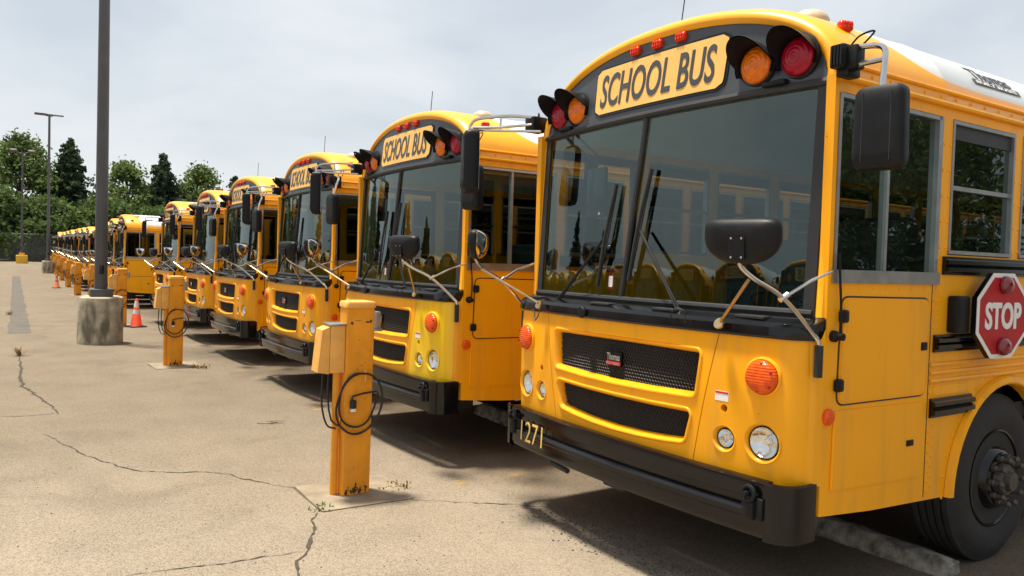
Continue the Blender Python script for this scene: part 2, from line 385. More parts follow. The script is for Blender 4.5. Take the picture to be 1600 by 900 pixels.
def offs(poly, d):
    L = len(poly); A = sum(poly[i - 1][0] * poly[i][1] - poly[i][0] * poly[i - 1][1] for i in range(L)); s = 1 if A > 0 else -1; o = []
    for i in range(L):
        t_ = (Vector(poly[(i + 1) % L]) - Vector(poly[i - 1])); t_.normalize()
        o.append((poly[i][0] + t_.y * d * s, poly[i][1] - t_.x * d * s))
    return o
def textmesh(s, size, bold=0., ext=.002):
    cu = bpy.data.curves.new('txt', 'FONT'); cu.body = s; cu.size = size; cu.offset = bold; cu.extrude = ext; cu.align_x = 'CENTER'; cu.align_y = 'CENTER'; cu.resolution_u = 4
    o = bpy.data.objects.new('txt', cu); col.objects.link(o); dg = bpy.context.evaluated_depsgraph_get(); dg.update()
    me = bpy.data.meshes.new_from_object(o.evaluated_get(dg)); bpy.data.objects.remove(o); bpy.data.curves.remove(cu)
    xs = [v.co.x for v in me.vertices]; ys = [v.co.y for v in me.vertices]
    cx, cy = (min(xs) + max(xs)) / 2, (min(ys) + max(ys)) / 2; w, h = max(xs) - min(xs), max(ys) - min(ys)
    return me, cx, cy, w, h
def text(name, s, w, h, fn, mat, parent, bold=0., shear=0.):
    """text fitted to w x h, laid by fn(u, v, d) -> point (d: towards the reader)"""
    me, cx, cy, tw, th = textmesh(s, 1., bold)
    me.materials.clear()
    for v in me.vertices:
        vv = (v.co.y - cy) / th * h; u = (v.co.x - cx) / tw * w + vv * shear
        v.co = fn(u, vv, .0015 + (.002 if v.co.z > 0 else -.001))
    return ob(name, me, mat, parent, 30)
def cut(o, cutters):
    for c in cutters:
        md = o.modifiers.new('b', 'BOOLEAN'); md.operation = 'DIFFERENCE'; md.solver = 'EXACT'; md.object = c
    dg = bpy.context.evaluated_depsgraph_get(); dg.update()
    me = bpy.data.meshes.new_from_object(o.evaluated_get(dg)); o.modifiers.clear(); o.data = me
    for c in cutters: bpy.data.objects.remove(c)
    me.shade_smooth(); me.set_sharp_from_angle(angle=R(35))
def empty(name, label, cat, loc=(0, 0, 0), rz=0, group=None):
    o = bpy.data.objects.new(name, None); col.objects.link(o); o.location = loc; o.rotation_euler = (0, 0, rz); o.empty_display_size = .2
    return tag(o, label, cat, group)
def tag(o, label=None, cat=None, group=None, kind=None):
    for k, v in (('label', label), ('category', cat), ('group', group), ('kind', kind)):
        if v: o[k] = v
    return o
CH = {}
def tree_children(o): return CH.get(o.name) or [c for c in bpy.data.objects if c.parent == o]
def index_children():
    CH.clear()
    for o in bpy.data.objects:
        if o.parent: CH.setdefault(o.parent.name, []).append(o)
def copy_tree(o, parent=None, skip=()):
    c = o.copy(); col.objects.link(c); c.parent = parent
    for ch in CH.get(o.name, []):
        if ch.name.split('.')[0] not in skip: copy_tree(ch, c, skip)
    return c

# ------------------------------------------------------------------ ground
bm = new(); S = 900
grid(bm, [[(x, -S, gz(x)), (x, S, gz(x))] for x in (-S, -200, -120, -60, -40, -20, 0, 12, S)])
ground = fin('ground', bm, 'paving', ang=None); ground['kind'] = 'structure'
def crack(pxs, w=.012, seed=0, mat='crack_fill'):
    rnd = random.Random(seed); P = [gp(*p) for p in pxs]; Q = []
    for a, b_ in zip(P, P[1:]):
        n = max(2, int((b_ - a).length / .035))
        for k in range(n): Q.append(a.lerp(b_, k / n))
    Q.append(P[-1]); bm = new(); rows = []; j = 0; n = len(Q)
    for i, q in enumerate(Q):
        d = (Q[min(i + 1, n - 1)] - Q[max(i - 1, 0)]).normalized(); s = Vector((-d.y, d.x, 0))
        j = j * .75 + rnd.uniform(-1, 1) * .012; ww = 1.05 * w * rnd.uniform(.2, 1.5) * (.35 + .65 * math.sin(math.pi * min(1, max(0, (i + 2) / (n + 3)))))
        rows.append([q + s * (j - ww / 2) + Vector((0, 0, .004)), q + s * (j + ww / 2) + Vector((0, 0, .004))])
    grid(bm, rows); fin('crack', bm, mat, ground, None, norm=False)
Z = lambda pts, s, ox, oy: [(ox + x * s, oy + y * s) for x, y in pts]
crack(Z([(65, 165), (70, 215), (75, 265), (120, 295), (160, 320), (195, 358)], .467, 0, 480), .035, 1)
crack(Z([(145, 425), (225, 465), (270, 492), (320, 512), (400, 535), (470, 545), (560, 552), (700, 553), (760, 560), (850, 580), (930, 597), (990, 603), (1050, 650), (1068, 680)], .467, 0, 480), .013, 2)
crack(Z([(1065, 690), (1045, 720), (1048, 745), (1030, 780), (1025, 820), (990, 850), (985, 905)], .467, 0, 480), .02, 3)
crack(Z([(1025, 820), (920, 832), (830, 845), (740, 858), (600, 870), (420, 902)], .467, 0, 480), .010, 4)
crack([(640, 782), (720, 785), (790, 788), (830, 790), (900, 797)], .008, 5)
crack([(0, 651), (45, 650), (92, 646)], .012, 6)
crack([(20, 525), (60, 524), (75, 527)], .02, 7); crack([(205, 541), (225, 543), (245, 544)], .03, 8)
bm = new(); rnd = random.Random(3); L_, R_ = [], []
for i in range(60):
    x = -16.4 - i * .70; L_.append((x, -3.17 + rnd.uniform(-.03, .03), gz(x) + .004)); R_.append((x, -2.74 + rnd.uniform(-.03, .03), gz(x) + .004))
grid(bm, [L_, R_]); fin('asphalt_patch', bm, 'patch_asphalt', ground, None)
BX = [0, -3.497, -6.933, -10.60, -14.02, -18.14, -26.3] + [-26.3 - 3.5 * k for k in range(1, 14)]
BY = [0, 0, .08, .13, .185, .145, -.15]
bm = new(); grid(bm, [[(-.06, -.15, .004), (.06, -.15, .004)], [(-.06, 9, .004), (.06, 9, .004)]])
line = fin('parking_line', bm, 'worn_line', ground, None); line.location = (1.75, 0, gz(1.75)); line.rotation_euler.y = -.031
for x in [-1.80, -5.2, -8.75, -12.3, -16.0, -19.8, -23.4, -28]: o = inst('parking_line', line, ground, (x, 0, gz(x))); o.rotation_euler.y = -.031

# ------------------------------------------------------------------ the school bus
LEN = 11.4; HW = 1.22; WY = 1.97; WR = .515
def bowc(x, c0=1.08, r=.13):
    a = abs(x) - c0
    return .066 * x * x + (r - math.sqrt(max(r * r - a * a, 0)) if a > 0 else 0)
def Yf(x, z): return -.069 + bowc(x) - .012 * math.sin((z - .72) / .7 * math.pi)     # fascia
def Yw(x, z): return .075 + (z - 1.53) / 1.14 * .055 + .066 * x * x                    # windscreen
def Yh(x, z): return .128 + (z - 2.67) / .46 * .055 + .066 * x * x                     # header
NS = 2.25
def arch(t_, hw, h, z0):
    c, s = math.cos(t_), math.sin(t_)
    return (hw * math.copysign(abs(c) ** (2 / NS), c), z0 + h * max(s, 0) ** (2 / NS))
def zhead(x): return 2.668 + .455 * max(0, 1 - (abs(x) / 1.145) ** NS) ** (1 / NS)

def make_bus():
    root = empty('school_bus', 'x', 'bus')
    # --- side walls
    for s in (1, -1):
        bm = new(); f = lambda u, v, d: Vector((s * (HW - d), u, v))
        def arc(cy): return [(cy + .60 * math.cos(a), .50 + .60 * math.sin(a)) for a in [math.pi * (1 - k / 18) for k in range(19)]]
        low = [(.17, .57), (.6, .535)] + arc(WY) + [(4, .52)] + arc(7.9) + [(LEN, .52), (LEN, 1.86), (1.16, 1.86), (1.16, 1.70), (.17, 1.70)]
        prism(bm, low, f, 0, .05)
        box(bm, s * HW, s * (HW - .05), .17, LEN, 2.605, 2.685)
        box(bm, s * HW, s * (HW - .05), .17, .20, 1.70, 2.605); box(bm, s * HW, s * (HW - .05), 1.14, 1.24, 1.86, 2.605); box(bm, s * HW, s * (HW - .05), 1.14, 1.16, 1.70, 1.86)
        k = 0; ys = []
        while 1.24 + .82 * k + .72 < LEN - .2: ys.append(1.24 + .82 * k); k += 1
        for i, y in enumerate(ys): box(bm, s * HW, s * (HW - .05), y + .72, ys[i + 1] if i + 1 < len(ys) else LEN, 1.86, 2.605)
        fin('side_wall', bm, 'side_yellow', root)
        # windows
        def window(y0, y1, z0, z1, gl, driver):
            bm = new(); w = .020
            X0, X1 = s * (HW + .006), s * (HW - .045)
            box(bm, X0, X1, y0, y0 + w, z0, z1); box(bm, X0, X1, y1 - w * (2 if driver else 1), y1, z0, z1)
            box(bm, X0, X1, y0 + w, y1 - w, z1 - w, z1)
            box(bm, s * (HW + .012), X1, y0 - (.01 if driver else 0), y1 + (.02 if driver else 0), z0 - (.01 if driver else 0), z0 + (.055 if driver else w))
            if driver: box(bm, s * (HW - .004), X1, (y0 + y1) / 2 - .035, (y0 + y1) / 2 - .012, z0 + .055, z1 - w)
            else: box(bm, s * (HW - .004), X1, y0 + w, y1 - w, (z0 + z1) / 2 - .012, (z0 + z1) / 2 + .012); 
            o = fin('window', bm, 'aluminium', root)
            bm = new(); x = s * (HW - .02); grid(bm, [[(x, y0 + .01, z0 + .01), (x, y1 - .01, z0 + .01)], [(x, y0 + .01, z1 - .01), (x, y1 - .01, z1 - .01)]])
            fin('pane', bm, gl, o, None)
            if not driver:
                bm = new(); box(bm, s * (HW - .010), s * (HW - .018), y0 + w, y1 - w, z1 - .10, z1 - w); fin('shade_band', bm, 'gasket', o)
        if s == 1: window(.205, 1.135, 1.705, 2.60, 'window_glass', True)
        else:
            bm = new()   # entry door, two leaves
            for y0, y1 in ((.205, .665), (.675, 1.135)):
                for q in ((y0, y0 + .05, 1.70, 2.60), (y1 - .05, y1, 1.70, 2.60), (y0 + .05, y1 - .05, 2.54, 2.60)): box(bm, s * (HW + .004), s * (HW - .03), *q)
            dr = fin('entry_door', bm, 'black_paint', root)
            bm = new(); x = s * (HW - .015); grid(bm, [[(x, .21, 1.70), (x, 1.13, 1.70)], [(x, .21, 2.58), (x, 1.13, 2.58)]]); fin('pane', bm, 'window_glass', dr, None)
        for y in ys: window(y, y + .72, 1.865, 2.60, 'tinted_glass', False)
        # gutters and ribs
        bm = new(); tube(bm, [(s * 1.232, .19, 2.672), (s * 1.232, LEN, 2.672)], .016); tube(bm, [(s * 1.222, .24, 2.742), (s * 1.222, LEN, 2.742)], .012)
        fin('rain_gutter', bm, 'bus_yellow', root)
        for z in (1.255, 1.21, 1.165):
            bm = new(); tube(bm, [(s * HW, 1.11, z), (s * HW, LEN, z)], .014); fin('body_rib', bm, 'side_yellow', root)
        for (z0, z1, y0, y1) in ((1.75, 1.85, 1.19, LEN), (1.325, 1.42, 1.13, LEN), (.965, 1.07, 1.12, 1.56)):
            bm = new()
            prism(bm, [(0, z0), (.012, z0), (.012, z0 + .012), (.034, z0 + .02), (.034, z0 + .04), (.016, (z0 + z1) / 2), (.034, z1 - .04), (.034, z1 - .02), (.012, z1 - .012), (.012, z1), (0, z1)],
                  lambda u, v, d: Vector((s * (HW + .001 + u), d, v)), y0, y1)
            fin('rub_rail', bm, 'black_paint', root, 50)
        # rivets
        bm = new(); pts = []
        for y in (1.125, 1.165): pts += [(y, .56 + .055 * k + (.027 if y > 1.14 else 0)) for k in range(7)] + [(y, 1.46 + .05 * k) for k in range(6)] + [(y, 1.1), (y, 1.14)]
        for i in range(11): a = math.pi * (1 - i / 18) ; pts.append((WY + .68 * math.cos(a), .5 + .68 * math.sin(a)))
        pts += [(.3 + .12 * k, 1.672) for k in range(8)] + [(1.155 + .0 * k, 1.9 + .14 * k) for k in range(5)] + [(1.222, 1.9 + .14 * k) for k in range(5)]
        for i in range(len(ys)): pts += [(ys[i] + .735, 1.9 + .14 * k) for k in range(5)] + [(ys[i] + .805, 1.9 + .14 * k) for k in range(5)]
        pts += [(.3 + .16 * k, 2.708) for k in range(40)]
        for y, z in pts: lathe(bm, [(.010, 0), (.008, .005), (0, .0075)], (s * HW, y, z), (s, 0, 0), 6, cap=False)
        tag(fin('rivets', bm, 'side_yellow', root), kind='stuff')
        # wheel arch flare
        for cy in (WY, 7.9):
            bm = new(); rows = []
            for k in range(25):
                a = math.pi * (1 - k / 24); c, q = math.cos(a), math.sin(a)
                rows.append([(s * (HW + dx), cy + rr * c, .50 + rr * q) for rr, dx in ((.602, -.03), (.602, .03), (.612, .037), (.645, .030), (.652, .002))])
            grid(bm, rows); fin('wheel_arch', bm, 'bus_yellow', root)
        # wheels
    def wheel():
        w = bpy.data.objects.new('wheel', None); col.objects.link(w); w.parent = root
        bm = new(); prof = [(.295, -.005), (.33, .012), (.40, .022), (.455, .012), (.49, -.012)]
        for g_ in range(5): x = -.03 - g_ * .045; prof += [(.513, x + .008), (.515, x), (.515, x - .024), (.500, x - .028), (.500, x - .036)]
        prof += [(.49, -.26), (.40, -.29), (.30, -.28)]
        lathe(bm, prof, (0, 0, 0), (1, 0, 0), 56); fin('tyre', bm, 'rubber', w, 40)
        bm = new(); lathe(bm, [(.298, -.02), (.298, .004), (.288, .006), (.278, -.01), (.268, -.07), (.25, -.08), (.225, -.06), (.19, .0), (.175, .03), (.165, .036), (.10, .036), (.10, .0), (0, .0)], (0, 0, 0), (1, 0, 0), 40, cap=False)
        fin('rim', bm, 'black_paint', w, 40)
        bm = new(); lathe(bm, [(.10, .02), (.098, .065), (.085, .08), (.06, .082), (.055, .11), (0, .115)], (0, 0, 0), (1, 0, 0), 24, cap=False); fin('hub', bm, 'hub_steel', w, 40)
        bm = new(); lathe(bm, [(.021, -.012), (.021, .015), (.016, .02), (.015, .055), (.019, .058), (.012, .07), (0, .072)], (0, 0, 0), (1, 0, 0), 10, cap=False)
        nut = fin('lug_nut', bm, 'hub_steel', w, 40, (.045, .138, 0))
        for k in range(1, 10): a = k * math.tau / 10; inst('lug_nut', nut, w, (.045, .138 * math.cos(a), .138 * math.sin(a)))
        bm = new(); lathe(bm, [(.040, 0), (.034, -.012), (0, -.014)], (0, 0, 0), (1, 0, 0), 16, cap=False)
        hh = fin('hand_hole', bm, 'rubber', w, 40, (-.050, .226, 0))
        hh.rotation_euler.z = -.45
        for k in range(1, 5):
            a = k * math.tau / 5; o = inst('hand_hole', hh, w, (-.050, .226 * math.cos(a), .226 * math.sin(a))); o.rotation_euler = (a, 0, -.45); o.rotation_mode = 'XYZ'
            o.matrix_local = Matrix.Rotation(a, 4, 'X') @ Matrix.Translation((-.050, .226, 0)) @ Matrix.Rotation(-.45, 4, 'Z')
        w.location = (1.19, WY, WR); return w
    w0 = wheel(); index_children()
    for s, y in ((-1, WY), (1, 7.9), (-1, 7.9)):
        w = copy_tree(w0, root); w.location = (s * 1.19, y, WR); w.rotation_euler.z = 0 if s > 0 else math.pi
    # --- roof shell, headliner
    bm = new(); rows = []; NT = 36
    ts = [math.pi * k / NT for k in range(NT + 1)]
    for hw, h, z0, dy in ((1.145, .455, 2.668, -.004), (1.165, .475, 2.668, -.022), (1.19, .50, 2.67, -.020), (1.212, .525, 2.675, .012), (1.22, .537, 2.68, .075), (1.222, .54, 2.682, .2)):
        r_ = []
        for t_ in ts:
            x, z = arch(t_, hw, h, z0); xh, zh = arch(t_, 1.145, .455, 2.668); r_.append((x, Yh(xh, zh) + dy, z))
        rows.append(r_)
    for y in (.7, 1.15, 1.16, 1.17, 3.5, 3.51, 3.52, 6, LEN - .1):
        rows.append([(x * (1.0 if y not in (1.16, 3.51) else 1.002), y, z + (.004 if y in (1.16, 3.51) else 0)) for x, z in (arch(t_, 1.222, .54, 2.682) for t_ in ts)])
    rows.append([(x, LEN, z) for x, z in (arch(t_, 1.19, .50, 2.68) for t_ in ts)])
    V = grid(bm, rows); bm.faces.new(V[-1]); fin('roof', bm, 'roof_paint', root, 50)
    bm = new(); grid(bm, [[(x, y, z) for x, z in (arch(t_, 1.17, .47, 2.66) for t_ in ts)] for y in (.34, LEN - .06)]); fin('headliner', bm, 'headliner', root)
    bm = new(); box(bm, -HW + .06, HW - .06, LEN - .05, LEN, .52, 1.7); box(bm, -HW + .06, -.6, LEN - .05, LEN, 1.7, 2.68); box(bm, .6, HW - .06, LEN - .05, LEN, 1.7, 2.68); box(bm, -.6, .6, LEN - .05, LEN, 2.5, 2.68)
    fin('rear_wall', bm, 'side_yellow', root)
    # --- under-floor, floor, seats, dash
    bm = new(); box(bm, -.45, .45, .35, LEN - .2, .42, .80); box(bm, -1.15, 1.15, .25, LEN - .06, .86, .95); tube(bm, [(-1.1, WY, WR), (1.1, WY, WR)], .07)
    box(bm, -.25, -.05, .06, .5, .36, .46, .02); box(bm, .5, .72, .2, .6, .38, .5, .02); tube(bm, [(-.72, .02, .44), (-.70, .0, .40), (-.5, -.02, .395)], .018)
    fin('chassis', bm, 'interior_dark', root)
    bm = new(); box(bm, -1.13, 1.13, .28, .66, .95, 1.42, .04); box(bm, -.35, .30, .3, 1.0, .95, 1.30, .05); fin('dashboard', bm, 'interior_dark', root)
    bm = new(); lathe(bm, [(.225 + .016 * math.cos(a), .016 * math.sin(a)) for a in [math.tau * k / 8 for k in range(9)]], (.62, .70, 1.52), (0, .55, 1), 28, cap=False); tube(bm, [(.62, .70, 1.52), (.62, .55, 1.25)], .03); tube(bm, [(.42, .70, 1.52), (.82, .70, 1.52)], .015)
    fin('steering_wheel', bm, 'black_plastic', root)
    bm = new(); box(bm, .38, .88, 1.0, 1.5, 1.25, 1.40, .05); box(bm, .38, .88, 1.45, 1.6, 1.35, 2.1, .06); box(bm, .5, .76, 1.1, 1.4, .95, 1.25); fin('driver_seat', bm, 'interior_dark', root)
    bm = new(); box(bm, .28, 1.12, 0, .42, 1.25, 1.40, .04); box(bm, .28, 1.12, .38, .50, 1.32, 2.0, .05); box(bm, .4, .44, .1, .4, .95, 1.25); box(bm, .98, 1.02, .1, .4, .95, 1.25)
    st = fin('passenger_seat', bm, 'seat_vinyl', root, loc=(0, 2.0, 0))
    for k in range(1, 11): inst('passenger_seat', st, root, (0, 2.0 + .82 * k, 0))
    for k in range(11): inst('passenger_seat', st, root, (-1.4, 1.75 + .82 * k, 0))
    # --- corner posts
    for s in (1, -1):
        bm = new(); rows = []
        for z in (.72, 1.0, 1.42, 1.53, 2.1, 2.66):
            y0 = Yw(1.165, max(z, 1.53)) if z > 1.45 else .10
            rows.append([(s * 1.155, y0 + .05, z), (s * 1.160, y0 + .002, z), (s * 1.175, y0 - .012, z), (s * 1.20, y0 - .004, z), (s * 1.217, y0 + .025, z), (s * 1.2205, .171, z), (s * 1.19, .172, z)])
        V = grid(bm, rows); fin('corner_post', bm, 'bus_yellow', root, 50)
    # --- fascia panels
    xs = lambda z: .607 + .20 * (z - .72)
    def solid(fx, name, zlo=.715, zhi=1.43, n=22, mat='bus_yellow', th=.045):
        bm = new(); A, B = [], []
        for i in range(13):
            z = zlo + (zhi - zlo) * i / 12
            X = [fx(u / n, z) for u in range(n + 1)]
            A.append([bm.verts.new((x, Yf(x, z), z)) for x in X]); B.append([bm.verts.new((x, Yf(x, z) + th, z)) for x in X])
        for i in range(12):
            for k in range(n):
                bm.faces.new((A[i][k], A[i][k + 1], A[i + 1][k + 1], A[i + 1][k])); bm.faces.new((B[i + 1][k], B[i + 1][k + 1], B[i][k + 1], B[i][k]))
            bm.faces.new((A[i + 1][0], B[i + 1][0], B[i][0], A[i][0])); bm.faces.new((A[i][n], B[i][n], B[i + 1][n], A[i + 1][n]))
        for k in range(n):
            bm.faces.new((A[0][k], B[0][k], B[0][k + 1], A[0][k + 1])); bm.faces.new((A[12][k + 1], B[12][k + 1], B[12][k], A[12][k]))
        return fin(name, bm, mat, root)
    def cutter(poly):
        bm = new(); prism(bm, poly, lambda u, v, d: Vector((u, d, v)), -.3, .3); return fin('cut', bm, 'bus_yellow')
    sag = lambda x, hw, d: -d * (1 - (x / hw) ** 2)
    up_in = rpoly([(-.622, 1.30), (.622, 1.30), (.599, 1.09)] + [(x, 1.09 + sag(x, .599, .014)) for x in (.3, 0, -.3)] + [(-.599, 1.09)], .013)
    lo_in = rpoly([(-.574, .974)] + [(x, .974 + sag(x, .574, .008)) for x in (-.3, 0, .3)] + [(.574, .974), (.536, .835)] + [(x, .835 + sag(x, .54, .032)) for x in (.4, .2, 0, -.2, -.4)] + [(-.536, .835)], .018)
    ctr = solid(lambda u, z: (2 * u - 1) * (xs(z) - .003), 'front_panel', n=30)
    cut(ctr, [cutter(offs(up_in, .034)), cutter(offs(lo_in, .034))])
    for inn, nm in ((up_in, 'u'), (lo_in, 'l')):
        bm = new(); rows = []
        for d, dy in ((.036, .001), (.034, -.006), (.026, -.010), (.016, -.004), (.006, .016), (0, .035), (0, .05)):
            rows.append([(u, Yf(u, v) + dy, v) for u, v in offs(inn, d)])
        grid(bm, rows, closed=True); fin('grille_surround', bm, 'bus_yellow', root, 60)
        # grille: backing plate and honeycomb mesh
        us = [p[0] for p in inn]; vs = [p[1] for p in inn]
        bm = new(); a, b_ = [], []
        prism(bm, offs(inn, .012), lambda u, v, d: Vector((u, Yf(u, v) + d, v)), .052, .060)
        gr = fin('grille', bm, 'rubber', root)
        bm = new(); hx = .0125; r0, r1 = .0125, .0088; row = 0; z = min(vs)
        def inside(px, pz):
            c = False; L = len(inn)
            for i in range(L):
                (x1, z1), (x2, z2) = inn[i - 1], inn[i]
                if (z1 > pz) != (z2 > pz) and px < (x2 - x1) * (pz - z1) / (z2 - z1) + x1: c = not c
            return c
        while z < max(vs):
            x = min(us) + (row % 2) * .011
            while x < max(us):
                if inside(x, z):
                    y = Yf(x, z) + .040
                    A = [bm.verts.new((x + r0 * math.sin(k * math.pi / 3), y, z + r0 * math.cos(k * math.pi / 3))) for k in range(6)]
                    B = [bm.verts.new((x + r1 * math.sin(k * math.pi / 3), y + .004, z + r1 * math.cos(k * math.pi / 3))) for k in range(6)]
                    for k in range(6): bm.faces.new((A[k], A[(k + 1) % 6], B[(k + 1) % 6], B[k]))
                x += .022
            z += .019; row += 1
        tag(fin('grille_mesh', bm, 'grille_black', gr, None), kind='stuff')
    bm = new(); prism(bm, rpoly([(-.105, 1.15), (.03, 1.15), (.03, 1.235), (-.105, 1.235)], .008), lambda u, v, d: Vector((u, Yf(u, v) + d, v)), .022, .036)
    lg = fin('maker_badge', bm, 'black_paint', root)
    text('badge_lettering', 'Thomas', .115, .042, lambda u, v, d: Vector((-.0375 + u, Yf(0, 1.2) + .0205 - d, 1.205 + v)), 'logo_silver', lg, .01)
    bm = new(); prism(bm, [(-.1, 1.155), (.025, 1.155), (.025, 1.176), (-.1, 1.176)], lambda u, v, d: Vector((u, Yf(u, v) + d, v)), .018, .024)
    rb = fin('badge_strip', bm, 'decal_red', lg)
    text('badge_lettering', 'BUILT BUSES', .11, .012, lambda u, v, d: Vector((-.0375 + u, Yf(0, 1.2) + .0165 - d, 1.1655 + v)), 'logo_silver', lg)
    circ = lambda x, z, r_, n=28: [(x + r_ * math.cos(math.tau * k / n), z + r_ * math.sin(math.tau * k / n)) for k in range(n)]
    for s in (1, -1):
        sp = solid(lambda u, z: s * (xs(z) + .003 + u * (1.205 - xs(z) - .003)), 'headlight_panel', n=20)
        cut(sp, [cutter(circ(s * 1.018, .903, .096)), cutter(circ(s * .803, .885, .066)), cutter(circ(s * .80, 1.04, .02, 14))])
        for x, z, ro, ri, nm in ((1.018, .903, .096, .078, 'headlight'), (.803, .885, .066, .048, 'driving_light')):
            x *= s; y = Yf(x, z)
            e_ = .02; nx = (Yf(x + e_, z) - Yf(x - e_, z)) / (2 * e_); ax = Vector((nx, -1, 0)).normalized() if abs(x) < 1.1 else Vector((0, -1, 0))
            bm = new(); lathe(bm, [(ro + .006, -.004), (ro + .003, .003), (ro - .004, .001), (ri + .004, -.026), (ri, -.034)], (x, y, z), ax, 32, cap=False)
            hd = fin(nm, bm, 'bus_yellow', root, 60)
            bm = new(); lathe(bm, [(ri + .002, -.03), (ri + .002, -.014), (ri - .0005, -.013), (ri - .002, -.03)], (x, y, z), ax, 32, cap=False); fin('bezel', bm, 'black_plastic', hd)
            bm = new(); lathe(bm, [(ri - .002, -.018), (ri * .85, -.032), (ri * .55, -.052), (ri * .24, -.062), (ri * .22, -.040), (ri * .16, -.036), (0, -.036)], (x, y, z), ax, 32, cap=False); fin('reflector', bm, 'reflector', hd, 25)
            bm = new(); lathe(bm, [(ri - .003, -.012), (ri * .7, -.003), (ri * .35, .002), (0, .003)], (x, y, z), ax, 32, cap=False); fin('lamp_lens', bm, 'lamp_glass', hd)
        x, z = s * 1.012, 1.228; y = Yf(x, z); ax = Vector((.15 * s, -1, 0)).normalized()
        bm = new(); lathe(bm, [(.10, -.012), (.098, .008), (.088, .014), (.086, .012)], (x, y, z), ax, 32, cap=False); ts_ = fin('turn_signal', bm, 'bus_yellow', root)
        bm = new(); lathe(bm, [(.084, .008), (.084, .022), (.078, .034), (.06, .042), (.03, .046), (0, .047)], (x, y, z), ax, 32, cap=False); fin('signal_lens', bm, 'lens_orange', ts_, 50)
        bm = new()
        for k in range(6): a = k * math.tau / 6 + .4; lathe(bm, [(.006, .03), (.005, .04), (0, .041)], Vector((x, y, z)) + Vector((.07 * math.cos(a), 0, .07 * math.sin(a))), ax, 6, cap=False)
        tag(fin('lens_screws', bm, 'lens_dark_red', ts_), kind='stuff')
    # warning decal
    bm = new(); prism(bm, [(.745, 1.075), (.825, 1.075), (.825, 1.125), (.745, 1.125)], lambda u, v, d: Vector((u, Yf(u, v) - d, v)), -.002, .0015); dc = fin('warning_decal', bm, 'decal_white', root)
    bm = new(); prism(bm, [(.747, 1.112), (.823, 1.112), (.823, 1.123), (.747, 1.123)], lambda u, v, d: Vector((u, Yf(u, v) - d, v)), .001, .0028); fin('decal_band', bm, 'decal_red', dc)
    # --- cowl
    bm = new(); rows = []
    for i in range(41):
        x = -1.218 + 2.436 * i / 40; cr_ = max(0, abs(x) - 1.10); k_ = .13 - math.sqrt(max(.13 ** 2 - cr_ * cr_, 0))
        bs = .066 * x * x + k_
        rows.append([(x, -.035 + bs, 1.425), (x, -.083 + bs, 1.418), (x, -.092 + bs, 1.43), (x, -.088 + bs, 1.475), (x, -.072 + bs, 1.497), (x, -.03 + bs, 1.512), (x, max(.085, .05) + .066 * x * x + k_ * .2, 1.535), (x, .14 + .066 * x * x, 1.53)])
    V = grid(bm, rows); bm.faces.new(V[0]); bm.faces.new(V[-1]); fin('cowl', bm, 'black_paint', root, 30)
    bm = new(); lathe(bm, [(.038, 0), (.038, .012), (.030, .02), (0, .022)], (-.31, -.088, 1.455), (0, -1, 0), 20, cap=False); fin('cowl_cap', bm, 'black_plastic', root)
    for x in (-1.0, -.2, .35, .9):
        bm = new(); box(bm, x - .09, x + .09, -.055 + .066 * x * x, .02 + .066 * x * x, 1.505, 1.521, .004); fin('cowl_vent', bm, 'gasket', root)
    # --- windscreen
    xd = lambda z: -.085 + (z - 2.1) * .11
    for s in (1, -1):
        bm = new(); rows = []
        for i in range(9):
            z = 1.545 + 1.115 * i / 8; a, b_ = (xd(z) + .012, 1.15) if s == 1 else (-1.15, xd(z) - .012)
            rows.append([(a + (b_ - a) * k / 10, Yw(a + (b_ - a) * k / 10, z) + .012, z) for k in range(11)])
        grid(bm, rows); fin('windscreen', bm, 'windshield_glass', root, 60)
    bm = new()
    prism(bm, rpoly([(-.30, 1.60), (-.235, 1.60), (-.235, 1.70), (-.30, 1.70)], .01), lambda u, v, d: Vector((u, Yw(u, v) + .0125 + d, v)), 0, .002); stk = fin('windscreen_sticker', bm, 'decal_red', root); bm = new()
    prism(bm, rpoly([(-.287, 1.615), (-.248, 1.615), (-.248, 1.685), (-.287, 1.685)], .01), lambda u, v, d: Vector((u, Yw(u, v) + .011 + d, v)), 0, .001); fin('sticker_print', bm, 'decal_white', stk); bm = new()
    tube(bm, [(xd(z), Yw(xd(z), z) + .004, z) for z in (1.53, 2.1, 2.68)], .017)
    fin('windscreen_divider', bm, 'gasket', root)
    bm = new()
    tube(bm, [(x, Yw(x, 2.667) - .002, 2.667) for x in [-1.16 + .145 * k for k in range(17)]], .022)
    tube(bm, [(x, Yw(x, 1.54) - .002, 1.542) for x in [-1.15 + .145 * k for k in range(17)][:-1] + [1.15]], .02)
    for s in (1, -1):
        grid(bm, [[(s * 1.10, Yw(1.10, z) + .008, z), (s * 1.10, Yw(1.1, z) - .004, z), (s * 1.158, Yw(1.158, z) - .008, z), (s * 1.166, Yw(1.166, z) + .012, z)] for z in (1.53, 2.1, 2.67)])
    fin('windscreen_frame', bm, 'gasket', root)
    # --- header panel with sign
    bm = new(); rows = []
    for i in range(49):
        x = -1.144 + 2.288 * i / 48; zt = max(zhead(x), 2.672); rows.append([(x, Yh(x, z), z) for z in [2.668 + (zt - 2.668) * k / 6 for k in range(7)]])
    grid(bm, rows); fin('header_panel', bm, 'header_grey', root, 60)
    sp = rpoly([(-.535, 2.735), (.548, 2.735), (.562, 3.032), (-.552, 3.032)], .05, 6)
    den = []
    for i in range(len(sp)):
        a, b_ = Vector(sp[i]), Vector(sp[(i + 1) % len(sp)]); n = max(1, int((b_ - a).length / .08))
        den += [tuple(a.lerp(b_, k / n)) for k in range(n)]
    bm = new()
